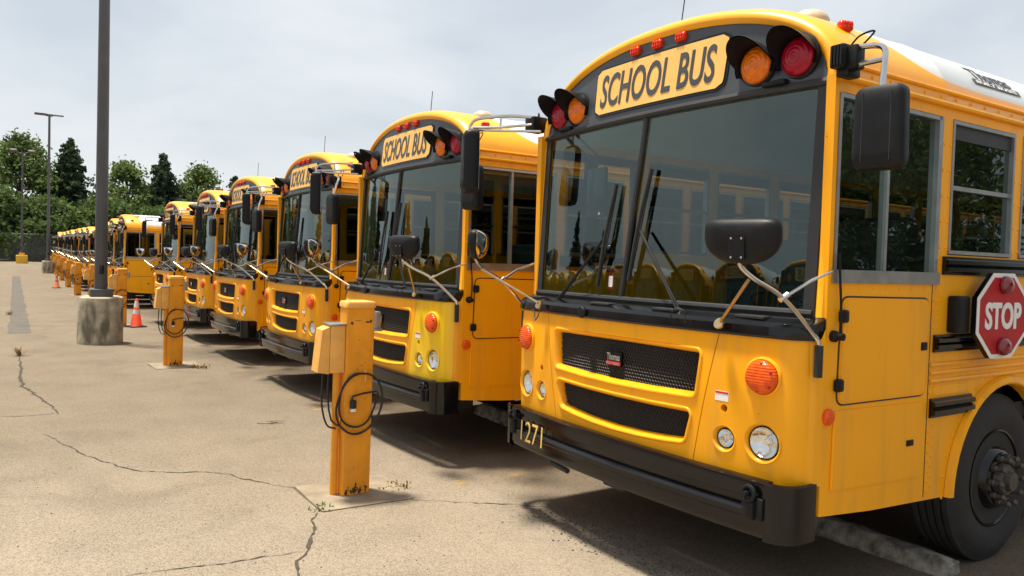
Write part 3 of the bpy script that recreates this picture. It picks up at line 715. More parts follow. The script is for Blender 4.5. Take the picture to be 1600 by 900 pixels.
    def strip_fill(poly, dy, th, mi=0):
        zs_ = sorted({round(p[1], 4) for p in poly}); lo, hi = zs_[0], zs_[-1]; rows = []
        for i in range(13):
            z = lo + (hi - lo) * (i / 12 * .998 + .001); X = []
            for k in range(len(poly)):
                (x1, z1), (x2, z2) = poly[k - 1], poly[k]
                if (z1 > z) != (z2 > z): X.append((x2 - x1) * (z - z1) / (z2 - z1) + x1)
            a, b_ = min(X), max(X); rows.append([(a + (b_ - a) * k / 20, Yh(a + (b_ - a) * k / 20, z) - dy, z) for k in range(21)])
        return rows
    rows = strip_fill(offs(sp, .016), .006, 0); V = grid(bm, rows); ed = [v for v in V[0]] + [r_[-1] for r_ in V[1:]] + V[-1][::-1][1:] + [r_[0] for r_ in V[::-1][1:-1]]
    fin('sign_frame', bm, 'black_paint', root, 60)
    bm = new(); grid(bm, strip_fill(sp, .012, 0)); sg = fin('destination_sign', bm, 'sign_yellow', root, 60)
    text('sign_lettering', 'SCHOOL BUS', .97, .215, lambda u, v, d: Vector((u, Yh(u, 2.883 + v) - .0125 - d, 2.883 + v)), 'header_grey', sg, .012, .03)
    # --- warning lamps with hoods
    for s in (1, -1):
        for x, z, mt in ((.985, 2.815, 'lens_red'), (.752, 2.815, 'lens_amber')):
            x *= s; y = Yh(x, z); bm = new(); n = 26; r_in = []
            lathe(bm, [(.118, .0), (.118, .012), (.104, .018), (.10, .010)], (x, y, z), (0, -1, 0), 32, cap=False)
            for off, rev in ((0, 0), (-.006, 1)):
                rows = []
                for k in range(n + 1):
                    a = R(-28) + (math.pi + R(56)) * k / n; q = max(0, math.sin(a)); ln = .035 + .15 * q ** .8
                    rows.append([(x + (.106 + .016 * u + off) * math.cos(a), y - .005 - ln * u, z + (.106 + .012 * u + off) * math.sin(a)) for u in (0, .33, .66, 1)])
                grid(bm, rows)
            wl = fin('warning_lamp', bm, 'black_plastic', root, 50)
            bm = new(); lathe(bm, [(.098, .006), (.098, .018), (.085, .034), (.055, .046), (.025, .05), (0, .051)], (0, 0, 0), (0, -1, 0), 32, cap=False); fin('lamp_lens', bm, mt, wl, 60, (x, y, z))
        bm = new(); x = s * .875; box(bm, x - .07, x + .07, Yh(.87, 2.69) - .035, Yh(.87, 2.69) + .01, 2.683, 2.712, .01); fin('hood_latch', bm, 'black_plastic', root)
    def marker(x, y, z, rz=0, tilt=0):
        bm = new(); box(bm, -.038, .038, -.03, .012, -.026, .026, .012, 3)
        for k in (-.02, 0, .02): box(bm, k - .004, k + .004, -.034, -.026, -.018, .018)
        o = fin('marker_lamp', bm, 'lens_marker', root, 40, (x, y, z)); o.rotation_euler = (tilt, 0, rz)
    for x in (-.185, .01, .2): marker(x, Yh(x, 3.09) + .002, 3.088)
    for s in (1, -1): marker(s * 1.075, .43, 2.985, s * R(70), 0)
    # --- roof fittings
    bm = new(); lathe(bm, [(.10, -.03), (.10, .03), (.085, .055), (.05, .075), (0, .08)], (.752, .6, 3.105), (.12, 0, 1), 24, cap=False); fin('strobe_dome', bm, 'dome_beige', root)
    bm = new(); tube(bm, [(-.14, .5, 3.20), (-.125, .5, 3.33), (-.10, .5, 3.50)], .004, 5); fin('antenna', bm, 'gasket', root)
    # roof lettering on the driver's flank
    def flank(u, v, d):     # u along y, v up the roof
        z = 2.912 + v; q = (z - 2.682) / .54; x = 1.222 * max(0, 1 - q ** NS) ** (1 / NS); return Vector((x + d + .002, 1.80 + u, z))
    def fl2(u, v, d): return flank(u, v, d)
    tl = text('roof_lettering', 'Thomas', .46, .075, lambda u, v, d: fl2(u, v + .018, d), 'header_grey', root, .0)
    bm = new(); rows = [[flank(u / 20 * .56 - .27, v, .0015) for u in range(21)] for v in (-.062, -.05, -.038, -.026)]; grid(bm, rows); fin('lettering_band', bm, 'header_grey', root)
    text('roof_lettering', 'BUILT BUSES', .48, .02, lambda u, v, d: fl2(u, v - .044, d + .002), 'white_paint', root, .01)
    # --- driver-side hatches and fittings
    f = lambda u, v, d: Vector((HW + d, u, v))
    p1 = rpoly([(.275, 1.105), (1.06, 1.10), (1.07, 1.615), (.285, 1.625)], .05)
    bm = new(); prism(bm, offs(p1, .009), f, -.01, .0025); fin('hatch_gasket', bm, 'gasket', root)
    bm = new(); prism(bm, p1, f, -.01, .007); prism(bm, offs(p1, -.012), f, .007, .010); h1 = fin('upper_hatch', bm, 'side_yellow', root)
    p2 = [(.26, .685), (1.03, .655), (1.04, 1.06), (.262, 1.075)]
    bm = new(); prism(bm, p2, f, -.01, .006); h2 = fin('lower_hatch', bm, 'side_yellow', root)
    bm = new(); tube(bm, [(HW + .006, .252, .69), (HW + .006, .256, 1.07)], .007); fin('piano_hinge', bm, 'bus_yellow', h2)
    for y, z in ((.288, 1.535), (.268, 1.20)):
        bm = new(); box(bm, HW, HW + .03, y - .028, y + .028, z - .032, z + .032, .012); fin('hinge', bm, 'black_plastic', h1)
    bm = new(); box(bm, HW, HW + .016, .995, 1.055, 1.34, 1.385, .006); fin('latch', bm, 'black_plastic', h1)
    bm = new(); box(bm, HW, HW + .012, .90, .965, .833, .865, .003); fin('latch', bm, 'black_plastic', h2)
    bm = new(); lathe(bm, [(.042, 0), (.04, .012), (.03, .022), (0, .024)], (HW, .207, 1.05), (1, 0, 0), 20, cap=False); fin('side_marker', bm, 'lens_orange', root)
    bm = new(); lathe(bm, [(.028, 0), (.028, .02), (.018, .03), (.018, .06), (0, .064)], (HW, .222, 1.44), (1, 0, 0), 16, cap=False); tube(bm, [(HW + .045, .225, 1.44), (HW + .03, .235, 1.60), (HW + .022, .225, 1.78), (HW + .02, .222, 1.84)], .006, smooth=4); fin('hold_open_rod', bm, 'black_plastic', root)
    # seam at the body joint
    bm = new(); box(bm, HW - .01, HW + .0015, 1.098, 1.104, .53, 1.70); fin('body_seam', bm, 'gasket', root)
    bm = new(); box(bm, HW - .01, HW + .003, 1.15, 1.52, 1.085, 1.135); fin('number_plate_patch', bm, 'bus_yellow', root)
    # --- stop arm
    bm = new(); box(bm, HW, HW + .06, 1.262, 1.40, 1.43, 1.635, .012); sa = fin('stop_arm', bm, 'black_plastic', root)
    def octa(c, r_): return [(c[0] + r_ * math.cos(R(22.5 + 45 * k)), c[1] + r_ * math.sin(R(22.5 + 45 * k))) for k in range(8)]
    g = lambda u, v, d: Vector((HW + .085 + d + (u - 1.38) * .10, u, v)); c = (1.655, 1.525)
    bm = new(); prism(bm, octa(c, .262), g, -.030, -.004); fin('sign_back', bm, 'black_paint', sa)
    bm = new(); prism(bm, octa(c, .262), g, -.003, .0); fin('sign_border', bm, 'white_paint', sa)
    bm = new(); prism(bm, octa(c, .236), g, -.001, .002); fin('sign_face', bm, 'stop_red', sa)
    text('sign_lettering', 'STOP', .345, .155, lambda u, v, d: g(c[0] + u, c[1] + v, .0025 + d), 'white_paint', sa, .035)
    for z in (1.70, 1.35):
        bm = new(); lathe(bm, [(.052, 0), (.052, .012), (.046, .03), (.028, .042), (0, .046)], g(c[0], z, .002), (1, 0, 0), 24, cap=False); fin('stop_lamp', bm, 'lens_dark_red', sa, 60)
    # --- bumper
    def bump(x):  # plan curve, corners wrap
        return -.125 + .05 * x * x + (.16 - math.sqrt(max(.16 ** 2 - max(0, abs(x) - 1.10) ** 2, 0)))
    path = []; X = [-1.10 + 2.2 * k / 40 for k in range(41)]
    for x in X: path.append((Vector((x, bump(x), 0)), Vector((.1 * x, -1, 0)).normalized()))
    prof = [(-.05, .735), (.0, .735), (.012, .728), (.016, .70), (.014, .655), (.0, .648), (-.004, .612), (.002, .606), (.022, .600), (.034, .586), (.034, .566), (.022, .553), (.010, .548), (.012, .49), (.004, .465), (-.05, .46)]
    bm = new(); rows = [[p + nrm * d + Vector((0, 0, z)) for d, z in prof] for p, nrm in path]; V = grid(bm, rows); bm.faces.new(V[0]); bm.faces.new(V[-1]); bp_ = fin('bumper', bm, 'black_paint', root, 40)
    for s in (1, -1):
        bm = new(); rows = []; base = Vector((1.10, bump(1.10), 0))
        plan = [(1.10, bump(1.10) - .022)] + [(1.10 + .125 * math.sin(a), bump(1.10) - .022 + .125 * (1 - math.cos(a))) for a in [R(90) * k / 8 for k in range(1, 9)]] + [(1.226, .10), (1.222, .145), (1.20, .147)]
        for x, y in plan: rows.append([(s * (x - .012), y + .012, .738), (s * x, y, .730), (s * x, y, .46), (s * (x - .014), y + .014, .45), (s * (x - .06), y + .06, .45)])
        V = grid(bm, rows); fin('bumper_corner', bm, 'black_paint', root, 45)
        bm = new(); x = s * 1.03; y = bump(1.03) - .02
        lathe(bm, [(.034 + .011 * math.cos(a), .011 * math.sin(a)) for a in [math.tau * k / 8 for k in range(9)]], (x, y - .02, .675), (0, -1, .2), 18, cap=False)
        box(bm, x - .035, x + .035, y - .03, y + .02, .55, .64, .012); box(bm, x + .03, x + .075, y - .012, y + .01, .56, .66, .008); lathe(bm, [(.016, 0), (.016, .03), (0, .03)], (x, y - .03, .675), (0, -1, 0), 8, cap=False)
        fin('tow_hook', bm, 'black_plastic', root)
    # --- wipers
    for px_, tip, bl0, bl1 in ((-.76, (-.30, 1.93), (-.235, 2.26), (-.36, 1.62)), (.46, (.03, 1.96), (.075, 2.33), (-.06, 1.66))):
        bm = new(); P0 = Vector((px_, Yw(px_, 1.5) - .10, 1.465)); P1 = Vector((tip[0], Yw(tip[0], tip[1]) - .035, tip[1]))
        lathe(bm, [(.03, -.02), (.026, .02), (.012, .04), (0, .042)], P0, (0, -1, .6), 12, cap=False)
        dd = Vector((.022, 0, .0)); tube(bm, [P0, P1], .0075, 6); tube(bm, [P0 + dd, P1 + dd * .3], .0065, 6)
        wp = fin('wiper', bm, 'black_plastic', root)
        bm = new(); a = Vector((bl0[0], Yw(*bl0) - .022, bl0[1])); b_ = Vector((bl1[0], Yw(*bl1) - .022, bl1[1]))
        tube(bm, [a, (a + b_) / 2 + Vector((0, -.012, 0)), b_], .011, 6, 4); tube(bm, [a + Vector((0, .012, 0)), b_ + Vector((0, .012, 0))], .006, 5); fin('wiper_blade', bm, 'rubber', wp)
    bm = new(); tube(bm, [(-.74, -.11, 1.455), (-.72, -.14, 1.40), (-.77, -.13, 1.37), (-.80, -.11, 1.43)], .004, 5, 5); fin('washer_hose', bm, 'cable_black', root); bm = new(); tube(bm, [(.46, -.1, 1.47), (.52, -.13, 1.53), (.58, -.12, 1.52), (.57, -.1, 1.46)], .004, 5, 5); fin('washer_hose', bm, 'cable_black', root)
    # --- inside mirror
    bm = new(); tube(bm, [(-.86, .17, 2.63), (-.66, .24, 2.47), (-.64, .27, 2.43)], .009, 6); tube(bm, [(-.76, .17, 2.64), (-.62, .24, 2.50), (-.64, .27, 2.43)], .009, 6); im = fin('inside_mirror', bm, 'black_plastic', root)
    bm = new(); box(bm, -.76, -.56, .27, .30, 2.08, 2.42, .012); fin('mirror_glass', bm, 'black_paint', im)
    # --- rear-view mirrors on tubular arms
    def crossover(s):
        S = lambda p: Vector((s * p[0], p[1], p[2]))
        bm = new(); tube(bm, [S(p) for p in ((1.235, .10, 1.26), (1.235, .10, 1.40), (1.222, .06, 1.46), (1.199, -.13, 1.622), (1.172, -.30, 1.706), (1.155, -.372, 1.76), (1.16, -.385, 1.80))], .0105, 8, 5)
        ca = fin('mirror_arm', bm, 'chrome', root)
        bm = new(); tube(bm, [S((1.199, -.13, 1.622)), S((1.228, .02, 1.70)), S((1.232, .175, 1.75))], .008, 8); tube(bm, [S((1.193, -.145, 1.612)), S((1.207, -.105, 1.64))], .0135, 8); fin('mirror_brace', bm, 'chrome', ca)
        bm = new(); tube(bm, [S((1.16, -.325, 1.70)), S((.80, -.085, 1.485))], .0085, 8); lathe(bm, [(.03, 0), (.03, .012), (0, .014)], S((.79, -.08, 1.47)), (0, -1, .5), 10, cap=False); fin('mirror_brace', bm, 'brass_rod', ca)
        bm = new(); tube(bm, [S((1.235, .10, 1.25)), S((1.235, .10, 1.40))], .02, 10); fin('arm_sleeve', bm, 'rubber', ca)
        # oval head, faces the driver
        c = S((1.16, -.385, 1.892)); face = Vector((-.25 * s - (.0 if s > 0 else -.75), .95, .05)).normalized() if s > 0 else Vector((.62, .78, 0)).normalized()
        xa = Vector((0, 0, 1)).cross(face).normalized(); za = face.cross(xa)
        def head(sc, d): 
            o = []
            for k in range(40):
                a = math.tau * k / 40; cu, sn = math.cos(a), math.sin(a); e_ = 5.0 if sn > 0 else 2.1
                o.append(c + xa * (.178 * sc * math.copysign(abs(cu) ** (2 / e_), cu)) + za * ((.082 if sn > 0 else .125) * sc * math.copysign(abs(sn) ** (2 / e_), sn)) + face * d)
            return o
        bm = new(); V = grid(bm, [head(.98, .035), head(1.0, .028), head(1.0, .012), head(.97, -.005), head(.85, -.024), head(.55, -.036), head(.2, -.04)], closed=True); bm.faces.new(V[-1]); mh = fin('crossover_mirror', bm, 'black_plastic', root, 50)
        bm = new(); V = grid(bm, [head(.96, .032), head(.90, .052), head(.7, .078), head(.4, .095), head(.1, .101)], closed=True); bm.faces.new(V[-1]); fin('mirror_glass', bm, 'chrome_mirror', mh, 80)
        bm = new(); q = c - face * .038 - za * .045
        def bx(u, v, d): return q + xa * u + za * v - face * d
        prism(bm, rpoly([(-.037, -.055), (.037, -.055), (.037, .05), (-.037, .05)], .008), bx, -.02, .008); fin('mount_plate', bm, 'black_plastic', mh)
        bm = new()
        for u, v in ((-.024, .038), (.024, .038), (-.024, -.045), (.024, -.045)): lathe(bm, [(.006, 0), (.005, .004), (0, .005)], bx(u, v, .008), -face, 8, cap=False)
        tag(fin('mount_bolts', bm, 'chrome', mh), kind='stuff')
    m_ = pm('chrome_mirror', (.72, .73, .74), .03, 1., var=.01)
    for s in (1, -1): crossover(s)
    # driver side flat mirror
    def flat(c, w, h, th, rz, name='side_mirror'):
        bm = new(); o_ = []
        for sc, d in ((.93, th * .5), (1, th * .42), (1, 0), (.96, -th * .3), (.84, -th * .46), (.6, -th * .5)):
            o_.append([(u * sc, d * -1 * -1, v * sc) for u, v in rpoly([(-w / 2, -h / 2), (w / 2, -h / 2), (w / 2 * .94, h / 2), (-w / 2 * .94, h / 2)], .05, 5)])
        V = grid(bm, o_, closed=True); bm.faces.new(V[-1]); o = fin(name, bm, 'black_plastic', root, 40, c); o.rotation_euler.z = rz
        bm = new(); prism(bm, rpoly([(-w / 2 * .9, -h / 2 * .92), (w / 2 * .9, -h / 2 * .92), (w / 2 * .86, h / 2 * .92), (-w / 2 * .86, h / 2 * .92)], .04), lambda u, v, d: Vector((u, d, v)), th * .46, th * .5 + .001)
        fin('mirror_glass', bm, 'chrome_mirror', o)
        bm = new()
        for u in (-w * .27, w * .27): box(bm, u - .0018, u + .0018, -th * .505, -th * .44, -h * .40, h * .40)
        fin('panel_line', bm, 'rubber', o)
        return o
    flat((1.52, .05, 2.375), .222, .365, .085, R(8))
    bm = new(); tube(bm, [(1.32, .16, 2.78), (1.42, .15, 2.765), (1.478, .13, 2.735), (1.50, .10, 2.67), (1.51, .07, 2.55)], .0135, 8, 5); tube(bm, [(1.32, .16, 2.70), (1.495, .11, 2.685)], .0135, 8); ma = fin('mirror_arm', bm, 'chrome', root)
    bm = new(); box(bm, 1.225, 1.30, .10, .24, 2.69, 2.80, .012); box(bm, 1.29, 1.345, .13, .20, 2.68, 2.79, .008); box(bm, 1.235, 1.30, .14, .24, 2.655, 2.70, .008)
    for k in range(4): box(bm, 1.238 + .016 * k, 1.248 + .016 * k, .09, .10, 2.70, 2.79)
    tube(bm, [(1.26, .2, 2.80), (1.30, .22, 2.85), (1.36, .24, 2.86), (1.28, .25, 2.80)], .005, 5, 5); fin('arm_bracket', bm, 'black_plastic', ma)
    # passenger side flat mirror on a long arm
    flat((-1.60, -.19, 2.505), .20, .485, .12, R(-22))
    bm = new(); tube(bm, [(-1.20, .14, 2.82), (-1.33, .0, 2.835), (-1.55, -.14, 2.83), (-1.61, -.18, 2.79), (-1.61, -.19, 2.73)], .012, 8, 5); tube(bm, [(-1.13, .13, 2.71), (-1.60, -.19, 2.745)], .010, 8); tube(bm, [(-1.40, -.045, 2.833), (-1.40, -.05, 2.73)], .009, 8); tube(bm, [(-1.20, .12, 2.77), (-1.40, -.05, 2.755), (-1.58, -.18, 2.76)], .011, 8)
    ma = fin('mirror_arm', bm, 'chrome', root)
    bm = new(); box(bm, -1.30, -1.185, .10, .23, 2.72, 2.83, .012); tube(bm, [(-1.2, .15, 2.83), (-1.22, .17, 2.86), (-1.25, .2, 2.83)], .005, 5, 4); fin('arm_bracket', bm, 'black_plastic', ma)
    return root
bus = make_bus()

# a far bus is the same bus with its parts joined into one mesh
def join_tree(root, skip):
    bm = new(); mats = []; 
    def walk(o, mtx):
        for ch in CH.get(o.name, []):
            if ch.name.split('.')[0] in skip: continue
            mm = mtx @ ch.matrix_basis
            if ch.type == 'MESH':
                tmp = ch.data.copy(); tmp.transform(mm); n0 = len(bm.faces); bm.from_mesh(tmp); bm.faces.ensure_lookup_table()
                mt = ch.data.materials[0]
                if mt not in mats: mats.append(mt)
                for f in bm.faces[n0:]: f.material_index = mats.index(mt)
                bpy.data.meshes.remove(tmp)
            walk(ch, mm)
    walk(root, Matrix.Identity(4))
    me = bpy.data.meshes.new('school_bus'); bm.to_mesh(me); bm.free()
    for q in mats: me.materials.append(q)
    me.set_sharp_from_angle(angle=R(40))
    return me
index_children()
far_mesh = join_tree(bus, ('rivets', 'grille_mesh', 'lug_nut', 'hand_hole', 'mount_bolts', 'lens_screws', 'badge_lettering', 'passenger_seat', 'roof_lettering', 'body_seam'))
LAB = ['yellow school bus numbered 1271 with a red stop sign on its side',
       'yellow school bus with one lemon-yellow headlight panel beside the bus numbered 1271',
       'third school bus in the row, counting the bus numbered 1271 as first',
       'fourth school bus in the row, counting the bus numbered 1271 as first',
       'fifth school bus in the row, counting the bus numbered 1271 as first',
       'sixth school bus in the row, beside the empty parking bay',
       'yellow school bus across the empty bay, its driver side in open view']
GRP = 'school buses parked in a long row'
buses = [bus]
for i in range(1, 7): buses.append(copy_tree(bus))
for i, o in enumerate(buses):
    o.location = (BX[i], BY[i], gz(BX[i])); o.rotation_euler = (0, TILT, R([0, .1, -.3, .4, -.4, .3, -.5][i])); tag(o, LAB[i], 'bus', GRP)
for c in bpy.data.objects:
    if c.parent == buses[1] and c.name.startswith('headlight_panel') and sum(v.co.x for v in c.data.vertices) > 0:
        c.material_slots[0].link = 'OBJECT'; c.material_slots[0].material = M['lemon_yellow']; c['label'] = 'brighter lemon-yellow headlight panel'
        for s_ in bpy.data.objects:
            if s_.parent == buses[1] and s_.name.split('.')[0] in ('headlight', 'driving_light', 'turn_signal') and max(v.co.x for v in s_.data.vertices) > 0:
                s_.material_slots[0].link = 'OBJECT'; s_.material_slots[0].material = M['lemon_yellow']
for k in range(7, len(BX)):
    o = bpy.data.objects.new('school_bus', far_mesh); col.objects.link(o); o.location = (BX[k], -.1 + random.uniform(-.12, .18), gz(BX[k])); o.rotation_euler = (0, TILT if BX[k] > -40 else -.015, R(random.uniform(-.8, .8)))
    tag(o, 'yellow school bus in the long far stretch of the row, past the empty bay', 'bus', GRP)
for k in range(11):
    o = bpy.data.objects.new('school_bus', far_mesh); col.objects.link(o); x = -3.5 - 3.4 * k; o.location = (x, -13 + random.uniform(-.15, .15), gz(x)); o.rotation_euler = (0, -TILT, math.pi)
    tag(o, 'yellow school bus in the opposite row, seen mirrored in the windscreens', 'bus', 'school buses in the opposite row')
# fleet number of the nearest bus
bb = lambda x: -.125 + .05 * x * x
text('fleet_number', '1271', .28, .14, lambda u, v, d: Vector((-.765 + u, bb(-.765 + u) - .037 - d, .60 + v)), 'number_yellow', bus, -.01, .05)

# ------------------------------------------------------------------ wheel stops
def wheel_stop(x, lab, grp):
    rnd = random.Random(int(x * 10)); bm = new(); n = 24
    rows = []
    for i in range(n + 1):
        u = -.62 + 1.82 * i / n; e_ = .03 if i in (0, n) else 0
        j = lambda a: rnd.uniform(-a, a)
        rows.append([(u, 1.40 + j(.008), 0), (u, 1.405 + j(.012), .05 + j(.01)), (u + j(.01), 1.435 + j(.01) + e_, .115 + j(.01) - e_), (u, 1.47, .13 + j(.006) - e_), (u, 1.53, .13 + j(.006) - e_), (u, 1.565 + j(.008), .11), (u, 1.585, 0)])
    V = grid(bm, rows); bm.faces.new(V[0]); bm.faces.new(V[-1])
    return tag(fin('wheel_stop', bm, 'stop_concrete', None, 50, (x, 0, gz(x))), lab, 'wheel stop', grp)
    
wheel_stop(0, 'weathered concrete wheel stop under the bus numbered 1271', 'concrete wheel stops')
for i in range(1, 6): wheel_stop(BX[i], 'concrete wheel stop in the shade under a row bus, not the one numbered 1271', 'concrete wheel stops')
for x in (-22.0,): wheel_stop(x, 'concrete wheel stop lying in an empty parking bay', 'concrete wheel stops')

# ------------------------------------------------------------------ plug-in posts
def make_post(detail):
    root = empty('plug_in_post', 'x', 'post')
    bm = new(); prism(bm, rpoly([(-.30, -.34), (.31, -.34), (.33, .36), (-.30, .37)], .03), lambda u, v, d: Vector((u, v, d)), -.03, .018); fin('concrete_pad', bm, 'pad_concrete', root)
    bm = new(); prism(bm, rpoly([(-.075, -.11), (.075, -.11), (.075, .11), (-.075, .11)], .022, 3), lambda u, v, d: Vector((u, v, d)), .02, 1.43); pc = fin('column', bm, 'post_yellow', root, 30)
    bm = new(); q = rpoly([(-.082, -.117), (.082, -.117), (.082, .117), (-.082, .117)], .025, 3); grid_rows = []
    for sc, z in ((1, 1.405), (1, 1.435), (.93, 1.447), (.5, 1.453)): grid_rows.append([(u * sc, v * sc, z) for u, v in q])
    V = grid(bm, grid_rows, closed=True); bm.faces.new(V[-1]); bm.faces.new(V[0]); fin('cap', bm, 'box_yellow', root, 40)
    bm = new(); box(bm, -.075, .065, -.225, -.112, .93, 1.275, .008); bx_ = fin('outlet_box', bm, 'box_yellow', root)
    bm = new(); prism(bm, [(-.312, .94), (-.228, .925), (-.228, 1.268), (-.284, 1.245)], lambda u, v, d: Vector((d, u, v)), -.075, .062); fin('box_cover', bm, 'box_yellow', bx_)
    bm = new(); box(bm, -.085, .075, -.235, -.105, 1.276, 1.288, .003); fin('box_lid', bm, 'aluminium', bx_)
    bm = new(); tube(bm, [(-.005, -.145, .02), (-.005, -.145, .93)], .028, 10); box(bm, -.03, .02, -.16, -.112, .52, .56); fin('conduit', bm, 'post_yellow', root)
    bm = new(); box(bm, -.03, .045, .112, .17, 1.24, 1.37, .006); box(bm, -.04, .055, .105, .18, 1.225, 1.245, .003); fin('socket', bm, 'aluminium', root)
    bm = new(); rnd = random.Random(5)
    def flake(y, z, w, h):
        n = 9; bm.faces.new([bm.verts.new((.0762, y + w * math.cos(math.tau * k / n) * rnd.uniform(.5, 1.2), z + h * math.sin(math.tau * k / n) * rnd.uniform(.5, 1.2))) for k in range(n)])
    for k in range(30): flake(rnd.uniform(-.085, .085), .035 + abs(rnd.gauss(0, .022)), rnd.uniform(.003, .010), rnd.uniform(.006, .03))
    for k in range(12): flake(rnd.uniform(-.085, .085), rnd.uniform(.1, 1.2), .003, .006)
    flake(.055, 1.30, .030, .009); flake(.075, 1.305, .012, .012); flake(-.07, 1.295, .012, .014); flake(-.02, 1.31, .03, .002)
    tag(fin('rust_marks', bm, 'rust', root, norm=False), kind='stuff')
    bm = new(); box(bm, .075, .10, .035, .043, .86, .945); fin('hook', bm, 'box_yellow', root)
    bm = new(); P = []
    P += [(-.02, -.20, .93), (.0, -.21, .75), (.03, -.19, .58)]
    for k in range(1, 46):
        a = R(205) + k * math.tau / 18; rr = .185 + .018 * math.sin(k * .7) - (.05 * (k - 30) / 15 if k > 30 else 0)
        P.append((.095 + .008 * math.sin(k * 1.3), .0 + rr * math.cos(a) * 1.02, .70 + rr * 1.12 * math.sin(a) + (.02 if k > 30 else 0)))
    P += [(.10, -.055, .76), (.10, -.05, .72)]
    tube(bm, P, .0075, 6, 2); tube(bm, [(-.03, -.24, .93), (-.01, -.25, .70), (.02, -.22, .55), (.05, -.16, .52)], .0075, 6, 5); cb = fin('power_cable', bm, 'cable_black', root)
    bm = new(); box(bm, .085, .115, -.075, -.03, .67, .73, .006); fin('plug', bm, 'cable_black', cb)
    bm = new(); box(bm, .088, .112, -.07, -.035, .645, .669, .003); fin('plug_tip', bm, 'white_paint', cb)
    return root
post = make_post(True); index_children()
PX = [(-1.93, -.94), (-9.72, -.90), (-17.73, -.82), (-26.3, -.78), (-35.0, -.70), (-43.5, -.62), (-51.5, -.55), (-59, -.5), (-66, -.5)]
PL = ['yellow plug-in post with coiled black cable between the 1271 bus and its neighbour', 'yellow plug-in post with coiled cable standing before the fourth bus',
      'yellow plug-in post right behind the round lamp base']
for i, (x, y) in enumerate(PX):
    p = post if i == 0 else copy_tree(post); p.location = (x, y, gz(x)); p.rotation_euler.z = R([0, 3, -2, 4, 1, -3, 2, 0, 3, 0][i])
    tag(p, PL[i] if i < 3 else 'yellow plug-in post in the far line beyond the round lamp base', 'post', 'yellow plug-in posts along the row')

# ------------------------------------------------------------------ lamp posts
def lamp(x, y, label, h=12.9, base='concrete'):
    root = empty('lamp_post', label, 'lamp post', (x, y, gz(x)))
    if base == 'concrete':
        bm = new(); lathe(bm, [(.41, 0), (.41, .90), (.40, .925), (.37, .94), (0, .94)], (0, 0, 0), (0, 0, 1), 32)
        for z in (.22, .44, .66): lathe(bm, [(.409, z - .006), (.4125, z - .002), (.4125, z + .002), (.409, z + .006)], (0, 0, 0), (0, 0, 1), 32, cap=False)
        fin('concrete_base', bm, 'base_concrete', root)
        z0 = .94
    else:
        bm = new(); box(bm, -.52, .52, -.52, .52, 0, .85, .04); box(bm, -.25, .25, -.25, .25, .85, 1.1, .04); fin('painted_base', bm, 'base_yellow', root); z0 = 1.1
    bm = new(); box(bm, -.2, .2, -.2, .2, z0, z0 + .15, .015); fin('base_cover', bm, 'pole_brown', root)
    bm = new(); tube(bm, [(0, 0, z0 + .1), (0, 0, h)], [.118, .075], 20); pl_ = fin('pole', bm, 'pole_brown', root, 40)
    bm = new(); box(bm, .11, .13, -.04, .04, z0 + .45, z0 + .62, .004); fin('hand_hole_cover', bm, 'black_paint', pl_)
    if base == 'concrete':
        bm = new(); box(bm, -.14, .14, -.22, .22, h - .1, h + .06, .03); fin('hub', bm, 'lamp_head', root)
        for s in (1, -1):
            bm = new(); box(bm, -.17, .17, s * .2, s * .92, h - .03, h + .05, .03); fin('lamp_head', bm, 'lamp_head', root)
    else:
        for s in (1, -1):
            bm = new(); tube(bm, [(0, 0, h - .2), (0, s * .75, h)], .05); lathe(bm, [(.18, -.15), (.36, .1), (.33, .2), (0, .26)], (0, s * .8, h), (.3, 0, 1), 16); fin('floodlight', bm, 'lamp_head', root)
    return root
lamp(-13.75, -1.62, 'tall dark lamp post on a stained round concrete base before the empty bay')
l2 = gp(75, 427); lamp(l2.x, l2.y, 'slim twin-head lamp post on a concrete base at the far end of the row', 11.8)
l3 = gp(34, 411.5); lamp(l3.x, l3.y, 'thin lamp post on a yellow block base before the fence', 11.6, 'block')

# ------------------------------------------------------------------ traffic cones
def cone(x, y, mat, label, rz):
    root = empty('traffic_cone', label, 'cone', (x, y, gz(x)), rz)
    bm = new(); box(bm, -.19, .19, -.19, .19, 0, .035, .012); fin('base', bm, 'rubber', root)
    rr = lambda z: .135 - (z - .035) / .68 * .108
    bm = new(); lathe(bm, [(.15, .03), (rr(.05), .05), (rr(.70), .70), (rr(.71) - .008, .712), (0, .714)], (0, 0, 0), (0, 0, 1), 24, cap=False); fin('shell', bm, mat, root)
    for a, b_ in ((.33, .43), (.50, .65)):
        bm = new(); lathe(bm, [(rr(a) + .003, a), (rr(b_) + .003, b_)], (0, 0, 0), (0, 0, 1), 24, cap=False); fin('reflective_band', bm, 'white_paint' if mat == 'cone_orange' else 'cone_faded', root)
cone(-17.44, -.52, 'cone_orange', 'bright orange traffic cone with white bands beside a plug-in post', .3)
cone(-42.5, -1.22, 'cone_faded', 'faded plain orange traffic cone by the far plug-in posts', .1)

# ------------------------------------------------------------------ fence
fx = gp(40, 410).x - 4; fe = empty('chain_link_fence', 'grey chain-link fence along the trees at the lot edge', 'fence', (fx, 0, gz(fx)))
bm = new(); tube(bm, [(0, 0, 0), (0, 0, 3.2)], .05, 8); fp = fin('fence_post', bm, 'fence_steel', fe, 40, (0, -60, 0))
for k in range(1, 34): inst('fence_post', fp, fe, (0, -60 + k * 3.6, 0))
bm = new(); tube(bm, [(0, -60, 3.15), (0, 60, 3.15)], .035, 8); fin('top_rail', bm, 'fence_steel', fe)
bm = new(); grid(bm, [[(.03, -60, .03), (.03, 60, .03)], [(.03, -60, 3.15), (.03, 60, 3.15)]]); fin('chain_mesh', bm, 'chain_link', fe, None)

